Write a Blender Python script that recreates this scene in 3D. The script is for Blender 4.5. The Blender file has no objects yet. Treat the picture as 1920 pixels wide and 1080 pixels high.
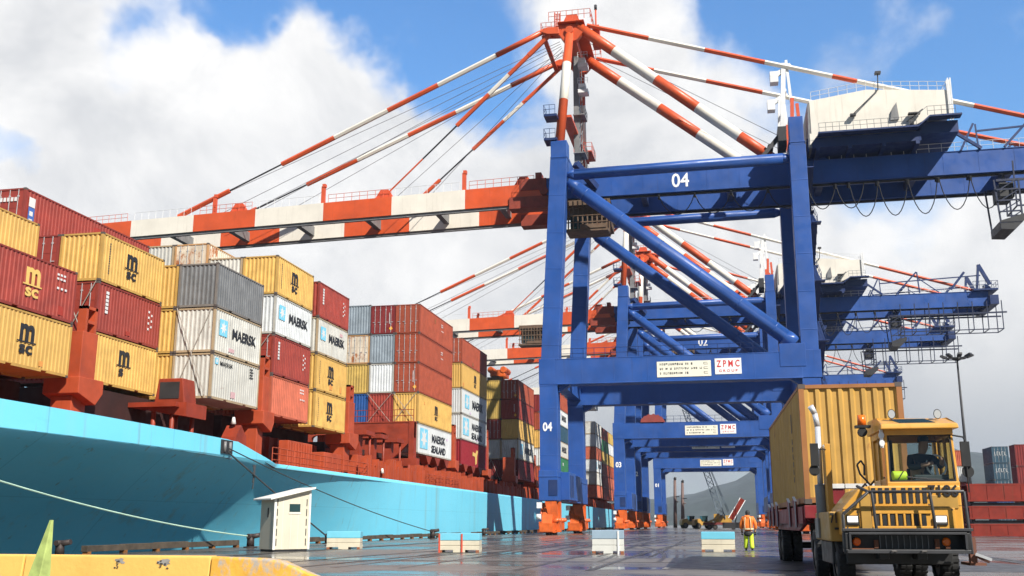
import bpy, bmesh, math, random
from mathutils import Vector, Matrix
R = math.radians
rnd = random.Random(7)
sc = bpy.context.scene
COL = sc.collection
# ---------------------------------------------------------------- camera
cam_d = bpy.data.cameras.new("camera"); cam = bpy.data.objects.new("camera", cam_d); COL.objects.link(cam)
cam_d.sensor_width = 36; cam_d.lens = 36.0
cam_d.clip_start = 0.1; cam_d.clip_end = 20000
cam.location = (0, 0, 1.2)
cam.rotation_euler = (R(90 + 12.936), 0, R(11.617))
sc.camera = cam
# ---------------------------------------------------------------- sun, sky
SUN_EL, SUN_AZ = 42.0, 46.0          # azimuth measured from -Y towards +X
sdir = Vector((math.cos(R(SUN_EL))*math.sin(R(SUN_AZ)), -math.cos(R(SUN_EL))*math.cos(R(SUN_AZ)), math.sin(R(SUN_EL))))
sl = bpy.data.lights.new("sun", 'SUN'); sl.energy = 5.0; sl.angle = R(0.53); sl.color = (1.0, 0.95, 0.87)
so = bpy.data.objects.new("sun", sl); COL.objects.link(so)
so.rotation_euler = (-sdir).to_track_quat('-Z', 'Y').to_euler()
sc.view_settings.view_transform = 'Standard'; sc.view_settings.look = 'None'
sc.view_settings.exposure = 0.68; sc.view_settings.gamma = 1.0; sc.view_settings.use_curve_mapping = False
W = bpy.data.worlds.new("World"); sc.world = W; W.use_nodes = True
def build_world():
    nt = W.node_tree; N = nt.nodes; L = nt.links; N.clear()
    out = N.new('ShaderNodeOutputWorld'); bg = N.new('ShaderNodeBackground'); bg.inputs[1].default_value = 0.058
    L.new(bg.outputs[0], out.inputs[0])
    sky = N.new('ShaderNodeTexSky'); sky.sky_type = 'NISHITA'; sky.sun_disc = False
    sky.sun_elevation = R(SUN_EL); sky.sun_rotation = math.atan2(sdir.x, sdir.y)
    sky.air_density = 1.6; sky.dust_density = 0.2; sky.ozone_density = 3.0
    tc = N.new('ShaderNodeTexCoord')
    def noise(scale, detail, rough, loc=(0, 0, 0), dist=0.0, vec=None, sc3=(1, 1, 1)):
        m = N.new('ShaderNodeMapping'); m.inputs['Location'].default_value = loc; m.inputs['Scale'].default_value = sc3
        L.new(vec or tc.outputs['Generated'], m.inputs[0])
        t = N.new('ShaderNodeTexNoise'); t.inputs['Scale'].default_value = scale; t.inputs['Detail'].default_value = detail
        t.inputs['Roughness'].default_value = rough; t.inputs['Distortion'].default_value = dist
        L.new(m.outputs[0], t.inputs[0]); return t
    def math_(op, a, b=None, c=None):
        m = N.new('ShaderNodeMath'); m.operation = op
        for i, v in enumerate((a, b, c)):
            if v is None: continue
            if hasattr(v, 'is_linked') or hasattr(v, 'links'): L.new(v, m.inputs[i])
            else: m.inputs[i].default_value = v
        return m.outputs[0]
    # large cloud banks and the blue openings between them, as directions on the sky
    warp = noise(5.0, 5, 0.6)
    wv = N.new('ShaderNodeVectorMath'); wv.operation = 'SCALE'; wv.inputs['Scale'].default_value = 0.16
    sub = N.new('ShaderNodeVectorMath'); sub.operation = 'SUBTRACT'; sub.inputs[1].default_value = (.5, .5, .5)
    L.new(warp.outputs['Color'], sub.inputs[0]); L.new(sub.outputs[0], wv.inputs[0])
    add = N.new('ShaderNodeVectorMath'); add.operation = 'ADD'; L.new(tc.outputs['Generated'], add.inputs[0]); L.new(wv.outputs[0], add.inputs[1])
    nrm = N.new('ShaderNodeVectorMath'); nrm.operation = 'NORMALIZE'; L.new(add.outputs[0], nrm.inputs[0])
    cover = math_('MULTIPLY_ADD', noise(4.2, 9, 0.62, (3.1, 1.7, .4), 0.3).outputs['Fac'], 2.2, -0.62)
    for d, r0, r1, w in SKY_BLOBS:
        dp = N.new('ShaderNodeVectorMath'); dp.operation = 'DOT_PRODUCT'; L.new(nrm.outputs[0], dp.inputs[0]); dp.inputs[1].default_value = Vector(d).normalized()
        mr = N.new('ShaderNodeMapRange'); mr.interpolation_type = 'SMOOTHSTEP'
        mr.inputs[1].default_value = math.cos(R(r1)); mr.inputs[2].default_value = math.cos(R(r0)); mr.inputs[3].default_value = 0; mr.inputs[4].default_value = w
        L.new(dp.outputs['Value'], mr.inputs[0]); cover = math_('ADD', cover, mr.outputs[0])
    mk = N.new('ShaderNodeMapRange'); mk.interpolation_type = 'SMOOTHSTEP'; mk.inputs[1].default_value = 0.08; mk.inputs[2].default_value = 0.98
    L.new(cover, mk.inputs[0])
    # cloud brightness: bright billows, grey thick bases, greyer towards the horizon
    b1 = noise(6.5, 8, 0.6, (0.2, 5, 2), 0.4)
    ramp = N.new('ShaderNodeValToRGB'); L.new(b1.outputs['Fac'], ramp.inputs[0])
    ramp.color_ramp.elements[0].position = .33; ramp.color_ramp.elements[0].color = (7.9, 8.05, 8.35, 1)
    ramp.color_ramp.elements[1].position = .60; ramp.color_ramp.elements[1].color = (11.6, 11.5, 11.4, 1)
    sep = N.new('ShaderNodeSeparateXYZ'); L.new(tc.outputs['Generated'], sep.inputs[0])
    hz = N.new('ShaderNodeMapRange'); hz.interpolation_type = 'SMOOTHSTEP'
    hz.inputs[1].default_value = 0.02; hz.inputs[2].default_value = 0.24; hz.inputs[3].default_value = 0.10; hz.inputs[4].default_value = 1.0
    L.new(sep.outputs[2], hz.inputs[0])
    cb = N.new('ShaderNodeMix'); cb.data_type = 'RGBA'; L.new(hz.outputs[0], cb.inputs[0])
    cb.inputs[6].default_value = (4.0, 4.25, 4.55, 1); L.new(ramp.outputs[0], cb.inputs[7])
    sk = N.new('ShaderNodeMix'); sk.data_type = 'RGBA'; sk.blend_type = 'MULTIPLY'; sk.inputs[0].default_value = 1
    L.new(sky.outputs[0], sk.inputs[6]); sk.inputs[7].default_value = (0.86, 1.42, 2.05, 1)
    mx = N.new('ShaderNodeMix'); mx.data_type = 'RGBA'; L.new(mk.outputs[0], mx.inputs[0])
    # unseen sky behind the viewer, dimmed on purpose to cut the fill light
    dk = N.new('ShaderNodeVectorMath'); dk.operation = 'DOT_PRODUCT'; L.new(nrm.outputs[0], dk.inputs[0]); dk.inputs[1].default_value = Vector((.62, -.78, .05)).normalized()
    dm = N.new('ShaderNodeMapRange'); dm.interpolation_type = 'SMOOTHSTEP'; dm.inputs[1].default_value = -.15; dm.inputs[2].default_value = .65; dm.inputs[3].default_value = 1; dm.inputs[4].default_value = .20; L.new(dk.outputs['Value'], dm.inputs[0])
    dv = N.new('ShaderNodeVectorMath'); dv.operation = 'SCALE'; L.new(dm.outputs[0], dv.inputs['Scale'])
    L.new(sk.outputs[2], mx.inputs[6]); L.new(cb.outputs[2], mx.inputs[7]); L.new(mx.outputs[2], dv.inputs[0]); L.new(dv.outputs[0], bg.inputs[0])
# direction on the sky, inner radius, outer radius (degrees), cover added
SKY_BLOBS = [
 ((-0.5026, 0.7610, 0.4101), 0.30, 3.58, -0.75),
 ((-0.4182, 0.7951, 0.4392), 0.30, 3.88, -0.70),
 ((-0.3512, 0.8208, 0.4505), 0.90, 5.37, -0.60),
 ((-0.2589, 0.8582, 0.4433), 1.19, 6.27, -0.80),
 ((-0.2141, 0.8893, 0.4040), 0.60, 4.48, -0.50),
 ((-0.5960, 0.7339, 0.3259), 0.15, 2.24, -0.60),
 ((0.0612, 0.8958, 0.4403), 1.79, 8.95, -0.90),
 ((0.1964, 0.8795, 0.4335), 2.39, 8.36, -0.80),
 ((0.2380, 0.9073, 0.3465), 0.60, 4.77, -0.60),
 ((0.1493, 0.9492, 0.2769), 0.90, 5.37, -0.80),
 ((0.2576, 0.9200, 0.2954), 0.90, 4.48, -0.60),
 ((-0.5550, 0.7204, 0.4160), 1.19, 5.37, 0.60),
 ((-0.4731, 0.7838, 0.4023), 0.90, 3.58, 0.65),
 ((-0.5537, 0.7739, 0.3074), 2.98, 11.34, 0.70),
 ((-0.4086, 0.8419, 0.3524), 2.98, 8.95, 0.60),
 ((-0.0751, 0.8893, 0.4510), 1.49, 5.97, 0.75),
 ((-0.0498, 0.9247, 0.3774), 1.79, 7.76, 0.45),
 ((0.1483, 0.9010, 0.4078), 0.60, 3.58, 0.45),
 ((0.2543, 0.8831, 0.3942), 0.60, 3.88, 0.50),
 ((0.1893, 0.9672, 0.1693), 4.48, 12.53, 0.70),
 ((-0.2754, 0.9274, 0.2533), 5.97, 14.92, 0.70),
 ((-0.3336, 0.8475, 0.4128), 0.60, 3.88, 0.40),
 ((-0.0261, 0.9898, 0.1400), 5.97, 14.92, 0.60),
 ((0.0011, 0.9177, 0.3972), 1.19, 6.57, 0.55),
 ((0.0582, 0.9310, 0.3604), 1.19, 5.97, 0.50),
 ((0.1704, 0.8966, 0.4087), 0.60, 4.48, 0.60),
 ((0.1117, 0.9079, 0.4040), 0.60, 3.58, 0.35),
 ((0.1968, 0.9520, 0.2347), 1.79, 7.46, 0.30),
 ((-0.3790, 0.8447, 0.3778), 1.79, 6.57, 0.35),
 ((0.75, -0.62, 0.45), 35, 80, -1.6), ((0.2, -0.1, 0.97), 15, 50, -0.9), ((0.95, 0.2, 0.25), 10, 40, -0.6),  # unseen clear openings outside the view, added to weaken the fill light
]
build_world()
# ---------------------------------------------------------------- materials
MATS = {}
def mat(name, rgb, rough=.5, metal=0.0, var=.18, scale=1.2, streak=0.0, streak_rgb=(.10, .06, .035), rust=0.0, rust_rgb=(.17, .055, .018), bump=0.0, bscale=8, emit=None, spec=.5, coat=0, rscale=2.0, wet=None):
    if name in MATS: return MATS[name]
    m = bpy.data.materials.new(name); m.use_nodes = True; nt = m.node_tree; N = nt.nodes; L = nt.links
    b = N['Principled BSDF']; b.inputs['Roughness'].default_value = rough; b.inputs['Metallic'].default_value = metal
    b.inputs['Specular IOR Level'].default_value = spec; b.inputs['Coat Weight'].default_value = coat
    col = N.new('ShaderNodeRGB'); col.outputs[0].default_value = (*rgb, 1); cur = col.outputs[0]
    tc = N.new('ShaderNodeTexCoord'); oi = N.new('ShaderNodeObjectInfo')
    va = N.new('ShaderNodeVectorMath'); va.operation = 'MULTIPLY_ADD'
    va.inputs[1].default_value = (1, 1, 1); L.new(tc.outputs['Object'], va.inputs[0])
    cx = N.new('ShaderNodeCombineXYZ'); ml = N.new('ShaderNodeMath'); ml.operation = 'MULTIPLY'; ml.inputs[1].default_value = 97.0
    L.new(oi.outputs['Random'], ml.inputs[0])
    for i in range(3): L.new(ml.outputs[0], cx.inputs[i])
    L.new(cx.outputs[0], va.inputs[2]); vec = va.outputs[0]
    def nz(s, sc3=(1, 1, 1), det=6, ro=.6):
        mp = N.new('ShaderNodeMapping'); mp.inputs['Scale'].default_value = sc3; L.new(vec, mp.inputs[0])
        t = N.new('ShaderNodeTexNoise'); t.inputs['Scale'].default_value = s; t.inputs['Detail'].default_value = det; t.inputs['Roughness'].default_value = ro
        L.new(mp.outputs[0], t.inputs[0]); return t.outputs['Fac']
    def mixc(fac, a, bcol, mode='MIX'):
        x = N.new('ShaderNodeMix'); x.data_type = 'RGBA'; x.blend_type = mode
        L.new(fac, x.inputs[0]) if not isinstance(fac, float) else setattr(x.inputs[0], 'default_value', fac)
        L.new(a, x.inputs[6])
        if isinstance(bcol, tuple): x.inputs[7].default_value = (*bcol, 1)
        else: L.new(bcol, x.inputs[7])
        return x.outputs[2]
    def rng(f, a, bb, lo=0., hi=1.):
        r = N.new('ShaderNodeMapRange'); r.inputs[1].default_value = a; r.inputs[2].default_value = bb; r.inputs[3].default_value = lo; r.inputs[4].default_value = hi
        L.new(f, r.inputs[0]); return r.outputs[0]
    if var:
        rv = rng(oi.outputs['Random'], 0, 1, .84, 1.12); x0 = N.new('ShaderNodeVectorMath'); x0.operation = 'SCALE'; L.new(cur, x0.inputs[0]); L.new(rv, x0.inputs['Scale']); cur = x0.outputs[0] if name.startswith('box_') else cur
        dark = tuple(c*(1-var*1.6) for c in rgb); cur = mixc(rng(nz(scale), .3, .7), cur, dark)
    if streak:
        cur = mixc(rng(nz(1.0, (3.2, 3.2, .16), 5, .65), .56, .76, 0, streak), cur, streak_rgb)
    if rust:
        cur = mixc(rng(nz(rscale, (1, 1, .6), 8, .7), .70-.22*rust, .78-.2*rust, 0, min(1, .4+rust)), cur, rust_rgb)
    L.new(cur, b.inputs['Base Color'])
    if bump:
        bp = N.new('ShaderNodeBump'); bp.inputs['Strength'].default_value = bump; bp.inputs['Distance'].default_value = .02
        L.new(nz(bscale), bp.inputs['Height']); L.new(bp.outputs[0], b.inputs['Normal'])
    if var: L.new(rng(nz(scale*2.3), .3, .7, max(.03, rough-.12), min(1, rough+.15)), b.inputs['Roughness'])
    if emit:
        b.inputs['Emission Color'].default_value = (*emit[0], 1); b.inputs['Emission Strength'].default_value = emit[1]
    MATS[name] = m; return m
BLUE = mat('crane_blue', (.021, .086, .33), .45, var=.20, scale=.3, streak=.42, streak_rgb=(.03, .05, .13), rust=.10, rust_rgb=(.05, .06, .14), rscale=1.0)
DBLUE = mat('crane_navy', (.012, .032, .12), .45, var=.15, scale=.4)
ORG = mat('crane_orange_red', (.66, .095, .022), .45, var=.18, scale=.4, streak=.45, streak_rgb=(.3, .05, .02))
WHT = mat('crane_white', (.76, .71, .61), .5, var=.10, scale=.4, streak=.42, streak_rgb=(.40, .34, .26), rust=.08, rust_rgb=(.38, .20, .10))
RAILR = mat('rail_red', (.62, .09, .03), .5, var=.1)
RAILW = mat('rail_white', (.75, .75, .73), .5, var=.1)
DARK = mat('dark_steel', (.03, .03, .033), .55, var=.2)
GREY = mat('machine_grey', (.22, .22, .22), .55, var=.25, streak=.3)
CABLE = mat('cable_black', (.025, .025, .027), .6, var=0)
WIRE = mat('wire_rope', (.23, .22, .22), .45, .4, var=0)
RUSTY = mat('trolley_rusty', (.16, .10, .06), .75, var=.3, rust=.5)
BOGIE = mat('bogie_orange', (.72, .13, .02), .45, var=.25, scale=1.5, streak=.4, streak_rgb=(.12, .03, .01), rust=.2)
CREAM = mat('sign_cream', (.80, .76, .62), .5, var=.05)
SIGNW = mat('sign_white', (.84, .83, .80), .5, var=.05)
REDT = mat('sign_red', (.55, .03, .03), .5, var=0)
INK = mat('ink_black', (.012, .012, .013), .5, var=0)
WHITE = mat('lettering_white', (.85, .85, .84), .5, var=0)
GLASS_D = mat('cab_glass', (.02, .05, .055), .08, var=0)
# ---------------------------------------------------------------- mesh helpers
class MB:
    def __init__(s, off=(0, 0, 0)): s.v = []; s.f = []; s.m = []; s.s = []; s.o = Vector(off); s.c = []
    def cut(s): s.c.append((len(s.v), len(s.f)))            # the next shapes become an object of their own
    def face(s, pts, mi=0, sm=False):
        n = len(s.v); s.v += [Vector(p) + s.o for p in pts]; s.f.append(tuple(range(n, n+len(pts)))); s.m.append(mi); s.s.append(sm)
    def grid(s, rows, mi=0, sm=False, closed=False):
        n = len(s.v); c = len(rows[0])
        for r in rows: s.v += [Vector(p) + s.o for p in r]
        for i in range(len(rows)-1):
            for j in range(c if closed else c-1):
                k = (j+1) % c
                s.f.append((n+i*c+j, n+i*c+k, n+(i+1)*c+k, n+(i+1)*c+j)); s.m.append(mi); s.s.append(sm)
    def hexa(s, p, mi=0):
        n = len(s.v); s.v += [Vector(q) + s.o for q in p]
        for q in ((3, 2, 1, 0), (4, 5, 6, 7), (0, 1, 5, 4), (1, 2, 6, 5), (2, 3, 7, 6), (3, 0, 4, 7)):
            s.f.append(tuple(n+i for i in q)); s.m.append(mi); s.s.append(False)
    def box(s, a, b, mi=0):
        x0, y0, z0 = (min(a[i], b[i]) for i in range(3)); x1, y1, z1 = (max(a[i], b[i]) for i in range(3))
        s.hexa([(x0, y0, z0), (x1, y0, z0), (x1, y1, z0), (x0, y1, z0), (x0, y0, z1), (x1, y0, z1), (x1, y1, z1), (x0, y1, z1)], mi)
    def bar(s, a, b, w, h, mi=0, up=(0, 0, 1), w2=None, h2=None):
        a = Vector(a); b = Vector(b); d = (b-a).normalized(); u = Vector(up)
        if abs(d.dot(u)) > .95: u = Vector((0, 1, 0))
        x = d.cross(u).normalized(); y = x.cross(d).normalized(); w2 = w2 or w; h2 = h2 or h
        q = [a - x*w/2 - y*h/2, a + x*w/2 - y*h/2, a + x*w/2 + y*h/2, a - x*w/2 + y*h/2]
        t = [b - x*w2/2 - y*h2/2, b + x*w2/2 - y*h2/2, b + x*w2/2 + y*h2/2, b - x*w2/2 + y*h2/2]
        s.hexa(q + t, mi)
    def tube(s, a, b, r, r2=None, n=8, mi=0, cap=True):
        a = Vector(a); b = Vector(b); r2 = r if r2 is None else r2
        d = (b-a).normalized(); u = Vector((0, 0, 1)) if abs(d.z) < .9 else Vector((0, 1, 0))
        x = d.cross(u).normalized(); y = x.cross(d)
        ra = [a + (x*math.cos(t) + y*math.sin(t))*r for t in [2*math.pi*i/n for i in range(n)]]
        rb = [b + (x*math.cos(t) + y*math.sin(t))*r2 for t in [2*math.pi*i/n for i in range(n)]]
        s.grid([ra, rb], mi, n > 6, True)
        if cap: s.face(ra[::-1], mi); s.face(rb, mi)
    def poly(s, pts, r, n=6, mi=0):
        for a, b in zip(pts[:-1], pts[1:]): s.tube(a, b, r, n=n, mi=mi)
    def prism(s, pts, axis, a0, a1, mi=0):
        def P(p, a): return {'x': (a, p[0], p[1]), 'y': (p[0], a, p[1]), 'z': (p[0], p[1], a)}[axis]
        n = len(pts); A = [P(p, a0) for p in pts]; B = [P(p, a1) for p in pts]
        s.face(A, mi); s.face(B[::-1], mi)
        for i in range(n): j = (i+1) % n; s.face([A[j], A[i], B[i], B[j]], mi)
    def rail(s, a, b, h=1.1, n=6, r=.035, mi=0, lv=2):
        a = Vector(a); b = Vector(b); up = Vector((0, 0, h))
        for i in range(n+1): p = a.lerp(b, i/n); s.tube(p, p+up, r, n=4, mi=mi, cap=False)
        for k in range(lv): q = up*((k+1)/lv); s.tube(a+q, b+q, r, n=4, mi=mi, cap=False)
    def mesh(s, name, mats):
        me = bpy.data.meshes.new(name); me.from_pydata([tuple(v) for v in s.v], [], s.f)
        for m in (mats if isinstance(mats, (list, tuple)) else [mats]): me.materials.append(m)
        me.polygons.foreach_set('material_index', s.m); me.polygons.foreach_set('use_smooth', s.s)
        bm = bmesh.new(); bm.from_mesh(me); bmesh.ops.remove_doubles(bm, verts=bm.verts, dist=1e-5)
        bmesh.ops.recalc_face_normals(bm, faces=bm.faces); bm.to_mesh(me); bm.free(); me.update(); return me
    def build(s, name, mats, parent=None, loc=None, bevel=0):
        ks = [(0, 0)] + s.c + [(len(s.v), len(s.f))]; first = None
        for (v0, f0), (v1, f1) in zip(ks[:-1], ks[1:]):
            if f1 == f0: continue
            p = MB(); p.v = s.v[v0:v1]; p.f = [tuple(i-v0 for i in f) for f in s.f[f0:f1]]; p.m = s.m[f0:f1]; p.s = s.s[f0:f1]
            o = link(name, p.mesh(name, mats), parent, loc, bevel); first = first or o
        return first
def link(name, me, parent=None, loc=None, bevel=0):
    o = bpy.data.objects.new(name, me); COL.objects.link(o)
    if parent: o.parent = parent
    if loc: o.location = loc
    if bevel:
        b = o.modifiers.new('bevel', 'BEVEL'); b.width = bevel; b.segments = 2; b.limit_method = 'ANGLE'; b.angle_limit = R(40)
    return o
def tag(o, label=None, cat=None, group=None, kind=None):
    if label: o['label'] = label
    if cat: o['category'] = cat
    if group: o['group'] = group
    if kind: o['kind'] = kind
    return o
def thing(name, label, cat, loc=(0, 0, 0), rz=0, group=None):
    o = bpy.data.objects.new(name, None); o.empty_display_size = .3; COL.objects.link(o)
    o.location = loc; o.rotation_euler = (0, 0, rz); return tag(o, label, cat, group)
def dup(o, parent=None):
    c = o.copy(); COL.objects.link(c)
    if parent: c.parent = parent
    for ch in list(o.children): dup(ch, c)
    return c
AX = {'x': Matrix(((0, 0, 1), (1, 0, 0), (0, 1, 0))).to_4x4(), '-y': Matrix(((1, 0, 0), (0, 0, -1), (0, 1, 0))).to_4x4(), '-x': Matrix(((0, 0, -1), (-1, 0, 0), (0, 1, 0))).to_4x4()}
TXT = {}
def text_me(s, w, h, m, bold=.02, thick=.01):
    k = (s, w, h, m.name, bold)
    if k in TXT: return TXT[k]
    cu = bpy.data.curves.new('lettering', 'FONT'); cu.body = s; cu.offset = bold; cu.resolution_u = 3; cu.extrude = .01
    ob = bpy.data.objects.new('lettering', cu); COL.objects.link(ob)
    bpy.context.view_layer.update()
    me = bpy.data.meshes.new_from_object(ob.evaluated_get(bpy.context.evaluated_depsgraph_get()))
    COL.objects.unlink(ob); bpy.data.objects.remove(ob)
    xs = [v.co.x for v in me.vertices]; ys = [v.co.y for v in me.vertices]; zs = [v.co.z for v in me.vertices]
    x0, x1, y0, y1, z0 = min(xs), max(xs), min(ys), max(ys), min(zs)
    for v in me.vertices:
        v.co = ((v.co.x-(x0+x1)/2)*w/(x1-x0), (v.co.y-(y0+y1)/2)*h/(y1-y0), (v.co.z-z0)*thick/.02)
    me.materials.clear(); me.materials.append(m); TXT[k] = me; return me
def text(name, s, w, h, m, face, loc, parent, bold=.02):
    o = link(name, text_me(s, w, h, m, bold), parent); o.matrix_local = Matrix.Translation(loc) @ AX[face]; return o
def plate_holes(name, outer, holes, depth, m, parent, mtx):
    cu = bpy.data.curves.new(name, 'CURVE'); cu.dimensions = '2D'; cu.fill_mode = 'BOTH'; cu.extrude = depth/2
    for pts in [outer] + holes:
        sp = cu.splines.new('POLY'); sp.points.add(len(pts)-1); sp.use_cyclic_u = True
        for p, q in zip(sp.points, pts): p.co = (q[0], q[1], 0, 1)
    ob = bpy.data.objects.new(name, cu); COL.objects.link(ob); bpy.context.view_layer.update()
    me = bpy.data.meshes.new_from_object(ob.evaluated_get(bpy.context.evaluated_depsgraph_get()))
    COL.objects.unlink(ob); bpy.data.objects.remove(ob)
    me.materials.clear(); me.materials.append(m); o = link(name, me, parent); o.matrix_local = mtx; return o
def skin(name, verts, edges, m, parent=None, sub=2, root=0):
    me = bpy.data.meshes.new(name); me.from_pydata([v[:3] for v in verts], edges, [])
    o = bpy.data.objects.new(name, me); COL.objects.link(o)
    sk = o.modifiers.new('skin', 'SKIN'); sk.use_smooth_shade = True
    if not me.skin_vertices: me.skin_vertices.new()
    for i, sv in enumerate(me.skin_vertices[0].data):
        r = verts[i][3]; sv.radius = r if isinstance(r, tuple) else (r, r); sv.use_root = (i == root)
    ss = o.modifiers.new('sub', 'SUBSURF'); ss.levels = sub; ss.render_levels = sub
    bpy.context.view_layer.update()
    me2 = bpy.data.meshes.new_from_object(o.evaluated_get(bpy.context.evaluated_depsgraph_get()))
    o.modifiers.clear(); o.data = me2; me2.materials.clear(); me2.materials.append(m)
    for p in me2.polygons: p.use_smooth = True
    if parent: o.parent = parent
    return o
# ---------------------------------------------------------------- setting
def ground_mat():
    m = bpy.data.materials.new('wet_asphalt'); m.use_nodes = True; nt = m.node_tree; N = nt.nodes; L = nt.links; b = N['Principled BSDF']
    tc = N.new('ShaderNodeTexCoord')
    def nz(s, sc3, det=6, ro=.6, loc=(0, 0, 0)):
        mp = N.new('ShaderNodeMapping'); mp.inputs['Scale'].default_value = sc3; mp.inputs['Location'].default_value = loc; L.new(tc.outputs['Object'], mp.inputs[0])
        t = N.new('ShaderNodeTexNoise'); t.inputs['Scale'].default_value = s; t.inputs['Detail'].default_value = det; t.inputs['Roughness'].default_value = ro
        L.new(mp.outputs[0], t.inputs[0]); return t.outputs['Fac']
    def rng(f, a, bb, lo, hi):
        r = N.new('ShaderNodeMapRange'); r.inputs[1].default_value = a; r.inputs[2].default_value = bb; r.inputs[3].default_value = lo; r.inputs[4].default_value = hi; L.new(f, r.inputs[0]); return r.outputs[0]
    def mix(f, a, c):
        x = N.new('ShaderNodeMix'); x.data_type = 'RGBA'; L.new(f, x.inputs[0])
        for i, v in ((6, a), (7, c)):
            if isinstance(v, tuple): x.inputs[i].default_value = (*v, 1)
            else: L.new(v, x.inputs[i])
        return x.outputs[2]
    wet = rng(nz(.16, (.55, 1.0, 1), 7, .66), .38, .58, 0, 1)          # 1 = standing water film
    fine = nz(14, (1, 1, 1), 5, .7); big = nz(.35, (1, 1, 1), 6, .65, (7, 3, 0))
    dry = mix(rng(big, .3, .7, 0, 1), (.155, .14, .12), (.225, .205, .178))
    dry = mix(rng(fine, .35, .75, 0, .5), dry, (.09, .08, .072))
    cur = mix(wet, dry, (.080, .071, .063))
    stain = rng(nz(.9, (1, .35, 1), 7, .7, (2, 9, 0)), .58, .72, 0, .55); cur = mix(stain, cur, (.045, .042, .04))
    L.new(cur, b.inputs['Base Color'])
    r1 = N.new('ShaderNodeMath'); r1.operation = 'MULTIPLY_ADD'; L.new(wet, r1.inputs[0]); r1.inputs[1].default_value = -.33; r1.inputs[2].default_value = .44; b.inputs['Specular IOR Level'].default_value = .5; L.new(r1.outputs[0], b.inputs['Roughness'])
    bp = N.new('ShaderNodeBump'); bp.inputs['Strength'].default_value = .10; bp.inputs['Distance'].default_value = .01
    ad = N.new('ShaderNodeMath'); ad.operation = 'MULTIPLY_ADD'; L.new(nz(2.2, (1, 1, 1), 8, .7), ad.inputs[0]); ad.inputs[1].default_value = 1.0; ad.inputs[2].default_value = 0
    L.new(ad.outputs[0], bp.inputs['Height']); L.new(bp.outputs[0], b.inputs['Normal'])
    return m
QX = -25.0
def setting():
    g = MB(); n = 12
    g.face([(QX, -60, 0), (420, -60, 0), (420, 470, 0), (QX, 470, 0)])
    g.face([(QX, -60, -6), (QX, -60, 0), (QX, 470, 0), (QX, 470, -6)])
    g.face([(QX, 470, -6), (QX, 470, 0), (420, 470, 0), (420, 470, -6)])
    tag(g.build('quay_ground', ground_mat()), kind='structure')
    w = MB(); w.face([(-5500, -450, -2.6), (5500, -450, -2.6), (5500, 6300, -2.6), (-5500, 6300, -2.6)])
    tag(w.build('water', mat('harbour_water', (.015, .035, .04), .12, var=0, bump=.25, bscale=.35)), kind='structure')
    # far hills across the harbour
    prof = [(-1500, 60), (-1000, 105), (-645, 92), (-462, 104), (-336, 100), (-270, 84), (-231, 82), (-150, 95), (-108, 98), (-3, 132), (137, 194), (280, 240), (411, 272), (575, 284), (763, 225), (917, 200), (1300, 240), (1900, 150)]
    rows = []; rr = random.Random(3)
    xs = [-1500 + i*34 for i in range(101)]
    def pz(x):
        for (a, za), (b, zb) in zip(prof[:-1], prof[1:]):
            if a <= x <= b: t = (x-a)/(b-a); t = t*t*(3-2*t); return za + (zb-za)*t
        return 60
    for j in range(15):
        t = j/14; row = []
        for x in xs:
            h = pz(x + 60*math.sin(x*.004+j*.3)*(1-t)); k = t**.8
            row.append((x + 80*math.sin(j*1.1+x*.01)*(1-t), 2300 + 1200*t, -3 + h*k*(1 + .10*math.sin(x*.021+j*1.7)*(1-t)) + (rr.uniform(-9, 9)*(1-t) if 0 < j < 14 else rr.uniform(-2, 2))))
        rows.append(row)
    m = MB(); m.grid(rows, 0, True)
    tag(m.build('hills', mat('bush_hillside', (.022, .036, .024), .9, var=.4, scale=.02)), kind='structure')
    # painted lines and the smoother asphalt patch
    p = MB(); p.face([(-1.75, 28.6, .004), (-1.4, 39.6, .004), (7.4, 39.2, .004), (9.2, 28.6, .004)])
    tag(p.build('asphalt_patch', mat('new_asphalt', (.060, .054, .050), .38, var=.25, scale=.8, bump=.3, bscale=18)), kind='structure')
    lm = mat('worn_line_paint', (.34, .32, .29), .5, var=.5, scale=3, rust=0)
    p = MB()
    def line(a, b, w, z=.004):
        a = Vector((*a, z)); b = Vector((*b, z)); d = (b-a).normalized(); q = Vector((-d.y, d.x, 0))*w/2
        p.face([a-q, b-q, b+q, a+q])
    line((-1.72, 28.6), (-1.37, 39.6), .16, .008); line((-1.37, 39.55), (1.4, 39.5), .16, .008); line((-1.7, 28.7), (0.2, 27.6), .10)
    line((-12, 33), (-2.6, 36.8), .12); line((-20, 55), (-3, 58), .12); line((-16.5, 27.5), (-8, 28.8), .10); line((-9, 62), (6, 62), .12); line((-3, 90), (9, 90), .14); line((1, 25.4), (6, 25.2), .09)
    tag(p.build('painted_lines', lm), kind='structure')
    r = MB()
    for X in (-18.2, 9.0):
        r.box((X-.35, 20, .002), (X-.05, 430, .010)); r.box((X-.03, 20, .002), (X+.03, 430, .02)); r.box((X+.05, 20, .002), (X+.35, 430, .010))
    for Y in (33.3, 52, 74, 101, 140): r.box((-24, Y, .002), (8.6, Y+.07, .007))
    tag(r.build('crane_rails', mat('rail_steel', (.05, .042, .038), .3, .3, var=.2)), kind='structure')
    tm = MB(); r8 = random.Random(4)
    for k in range(16):
        x0 = r8.uniform(-16, 6); y0 = r8.uniform(24, 60); L = r8.uniform(14, 60); bx = r8.uniform(-3, 3); w = r8.uniform(.12, .26)
        for off in (0, 1.9):
            pts = [(x0+off+bx*(i/12)**2, y0+L*i/12) for i in range(13)]
            tm.grid([[(x, y, .0045+.0004*k) for x, y in pts], [(x+w, y, .0045+.0004*k) for x, y in pts]])
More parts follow.
